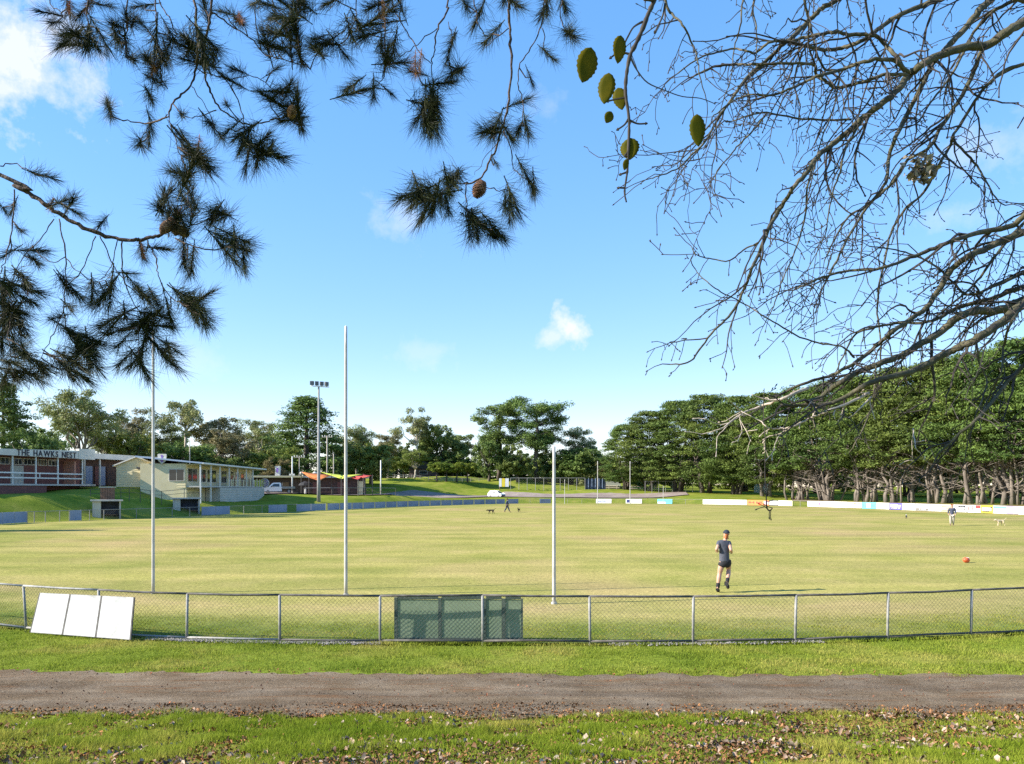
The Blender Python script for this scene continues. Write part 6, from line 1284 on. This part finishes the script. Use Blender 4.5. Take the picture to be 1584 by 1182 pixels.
b, d = at_row(759.5, 795.5); dog(b, 'dark dog walking left in front of the dog walker', M['dogdark'], 1.05, R(190), .08)
b, d = at_row(802.5, 792.5); dog(b, 'small dark dog trotting behind the dog walker', M['dogdark'], .85, R(250))
b, d = at_row(1547, 814); dog(b, 'cream dog standing near the right edge of the oval', M['dogcream'], .95, R(185), .05)
b, d = at_row(1494.5, 871); fb_ = thing('football', 'orange red oval football lying on the turf', 'ball', b)
mb = ball_mesh((0, 0, .115), .115, (1.5, 1, 1), 20, 14); mb.build('leather', M['ball'], fb_, local=True, smooth=True)
mb = MB()
for k in range(5): mb.box((-.06+.03*k, -.055, .215), (.008, .03, .012))
mb.build('lacing', M['whitepaint'], fb_, local=True); MB().tube([(.171*math.sin(a), 0, .115+.1165*math.cos(a)) for a in np.linspace(-1.5, 1.5, 15)], .003, 4).build('seam', M['dark'], fb_, local=True)
fb_.rotation_euler = (0, .1, .5)
b, d = at_row(1402, 803.5); mg = thing('magpie', 'small black and white magpie standing on the far right turf', 'bird', b, R(70))
skin_obj('body', {'tail': (-.36, 0, .20, .03, .015), 'rump': (-.15, 0, .26, .06), 'breast': (.03, 0, .31, .085), 'neck': (.11, 0, .42, .05), 'head': (.14, 0, .49, .05), 'beak': (.24, 0, .48, .012), 'll': (0, .04, .2, .02), 'lf': (.02, .04, .02, .014), 'rl': (0, -.04, .2, .02), 'rf': (.02, -.04, .02, .014)}, chain('tail', 'rump', 'breast', 'neck', 'head', 'beak')+[('breast', 'll'), ('ll', 'lf'), ('breast', 'rl'), ('rl', 'rf')], M['magpieblack'], mg, 'breast', 1)
ball_mesh((.055, 0, .425), .05, (.8, 1.05, 1.1), 10, 8).build('white_nape', M['fascia'], mg, local=True, smooth=True)

# ================================================================ VEHICLES
def wheel(t, x, y, r, w=.2):
    ty = MB().tube([(x, y-w/2, r), (x, y-w*.4, r), (x, y+w*.4, r), (x, y+w/2, r)], [r*.86, r, r, r*.86], 20).build('wheel', M['tyre'], t, local=True); o = MB().tube([(x, y-w/2-.012, r), (x, y+w/2+.012, r)], r*.6, 14).build('rim', M['galv'], ty, local=True)
def body_shell(t, prof, half, name, m, tumble=0, zsplit=1.0):
    n = len(prof); mb = MB(); v = []
    for k, sgn in enumerate((-1, 1)):
        for x, z in prof: v.append((x, sgn*(half-(tumble*max(0, z-zsplit))), z))
    mb.add(v, [tuple(range(n)), tuple(range(n, 2*n))[::-1]]+[(i, (i+1) % n, (i+1) % n+n, i+n) for i in range(n)]); return mb.build(name, m, t, local=True, bevel=.06)
def car(base, rz, label):
    t = thing('car', label, 'car', base, rz)
    body_shell(t, [(-2.05, .3), (-2.1, .62), (-2.02, .95), (-1.75, 1.02), (1.0, .98), (1.75, .86), (2.08, .7), (2.1, .35), (1.95, .25), (-1.9, .25)], .84, 'body', M['carpaint'])
    body_shell(t, [(-1.85, 1.0), (-1.5, 1.42), (-1.2, 1.5), (.1, 1.5), (.35, 1.44), (1.15, .98)], .82, 'cabin', M['carpaint'], .35)
    for sy in (-1, 1):
        MB().prism([(-1.55, 1.06), (-1.3, 1.36), (-.75, 1.4), (-.72, 1.06)], Vector((1, 0, 0)), Vector((0, -.33*sy, 1)), Vector((0, sy, 0)), (0, sy*(.80+.355), 0), .025).build('side_window', M['carglass'], t, local=True)
        MB().prism([(-.65, 1.06), (-.67, 1.4), (.15, 1.4), (.8, 1.06)], Vector((1, 0, 0)), Vector((0, -.33*sy, 1)), Vector((0, sy, 0)), (0, sy*(.80+.355), 0), .025).build('side_window', M['carglass'], t, local=True)
        MB().box((2.03, sy*.6, .68), (.16, .36, .16)).build('headlight', M['lamp'], t, local=True, bevel=.03); MB().box((-2.06, sy*.65, .82), (.1, .26, .22)).build('tail_light', M['red'], t, local=True)
        for x in (-1.25, 1.3): wheel(t, x, sy*.74, .31)
        MB().box((.72, sy*.93, 1.04), (.12, .16, .12)).build('mirror', M['carpaint'], t, local=True)
    MB().add([(.43, -.62, 1.43), (.43, .62, 1.43), (1.12, .72, 1.02), (1.12, -.72, 1.02)], [(0, 1, 2, 3)]).build('windscreen', M['carglass'], t, local=True).modifiers.new('thickness', 'SOLIDIFY').thickness = .03
    MB().add([(-1.56, -.6, 1.4), (-1.56, .6, 1.4), (-1.87, .7, 1.04), (-1.87, -.7, 1.04)], [(0, 1, 2, 3)]).build('rear_window', M['carglass'], t, local=True).modifiers.new('thickness', 'SOLIDIFY').thickness = .03
    MB().box((2.1, 0, .45), (.06, 1.3, .14)).build('grille', M['dark'], t, local=True); return t
q = onground(768, 189); q.z += .05; car(q, R(-38), 'small white hatchback parked on the access road')
def ute(base, rz, label):
    t = thing('utility_truck', label, 'truck', base, rz)
    body_shell(t, [(-.55, .42), (-.55, 1.0), (1.0, 1.05), (2.0, .98), (2.45, .82), (2.5, .45), (2.3, .38)], .87, 'body', M['carpaint'])
    body_shell(t, [(-.5, 1.0), (-.42, 1.66), (-.2, 1.74), (.65, 1.72), (.9, 1.62), (1.45, 1.05)], .85, 'cab', M['carpaint'], .22)
    for sy in (-1, 1):
        MB().prism([(-.25, 1.12), (-.22, 1.58), (.66, 1.58), (1.1, 1.12)], Vector((1, 0, 0)), Vector((0, -.2*sy, 1)), Vector((0, sy, 0)), (0, sy*(.84+.205), 0), .03).build('side_window', M['carglass'], t, local=True)
        MB().box((2.42, sy*.62, .82), (.16, .34, .2)).build('headlight', M['lamp'], t, local=True, bevel=.03)
        for x in (-1.75, 1.6): wheel(t, x, sy*.74, .36, .24)
        MB().box((-1.65, sy*.9, .98), (2.1, .05, .32)).build('tray_side', M['galv'], t, local=True); MB().box((1.05, sy*1.0, 1.15), (.12, .2, .2)).build('mirror', M['dark'], t, local=True)
    MB().box((-1.65, 0, .82), (2.2, 1.76, .1)).build('tray_floor', M['galv'], t, local=True); MB().box((-2.72, 0, .98), (.05, 1.76, .32)).build('tailgate', M['galv'], t, local=True)
    MB().box((-1.3, 0, .58), (3.2, .7, .2)).build('chassis', M['dark'], t, local=True)
    MB().tube([(-.68, -.75, .9), (-.68, -.75, 1.75), (-.68, .75, 1.75), (-.68, .75, .9)], .035, 6).build('headboard', M['galv'], t, local=True)
    MB().add([(.98, -.66, 1.6), (.98, .66, 1.6), (1.46, .74, 1.09), (1.46, -.74, 1.09)], [(0, 1, 2, 3)]).build('windscreen', M['carglass'], t, local=True).modifiers.new('thickness', 'SOLIDIFY').thickness = .03
    MB().box((2.5, 0, .62), (.08, 1.5, .18)).build('bumper', M['dark'], t, local=True, bevel=.03)
q = onground(430, 129); q.z += .06; ute(q, R(197), 'white tray back utility truck parked beside the pavilion end')
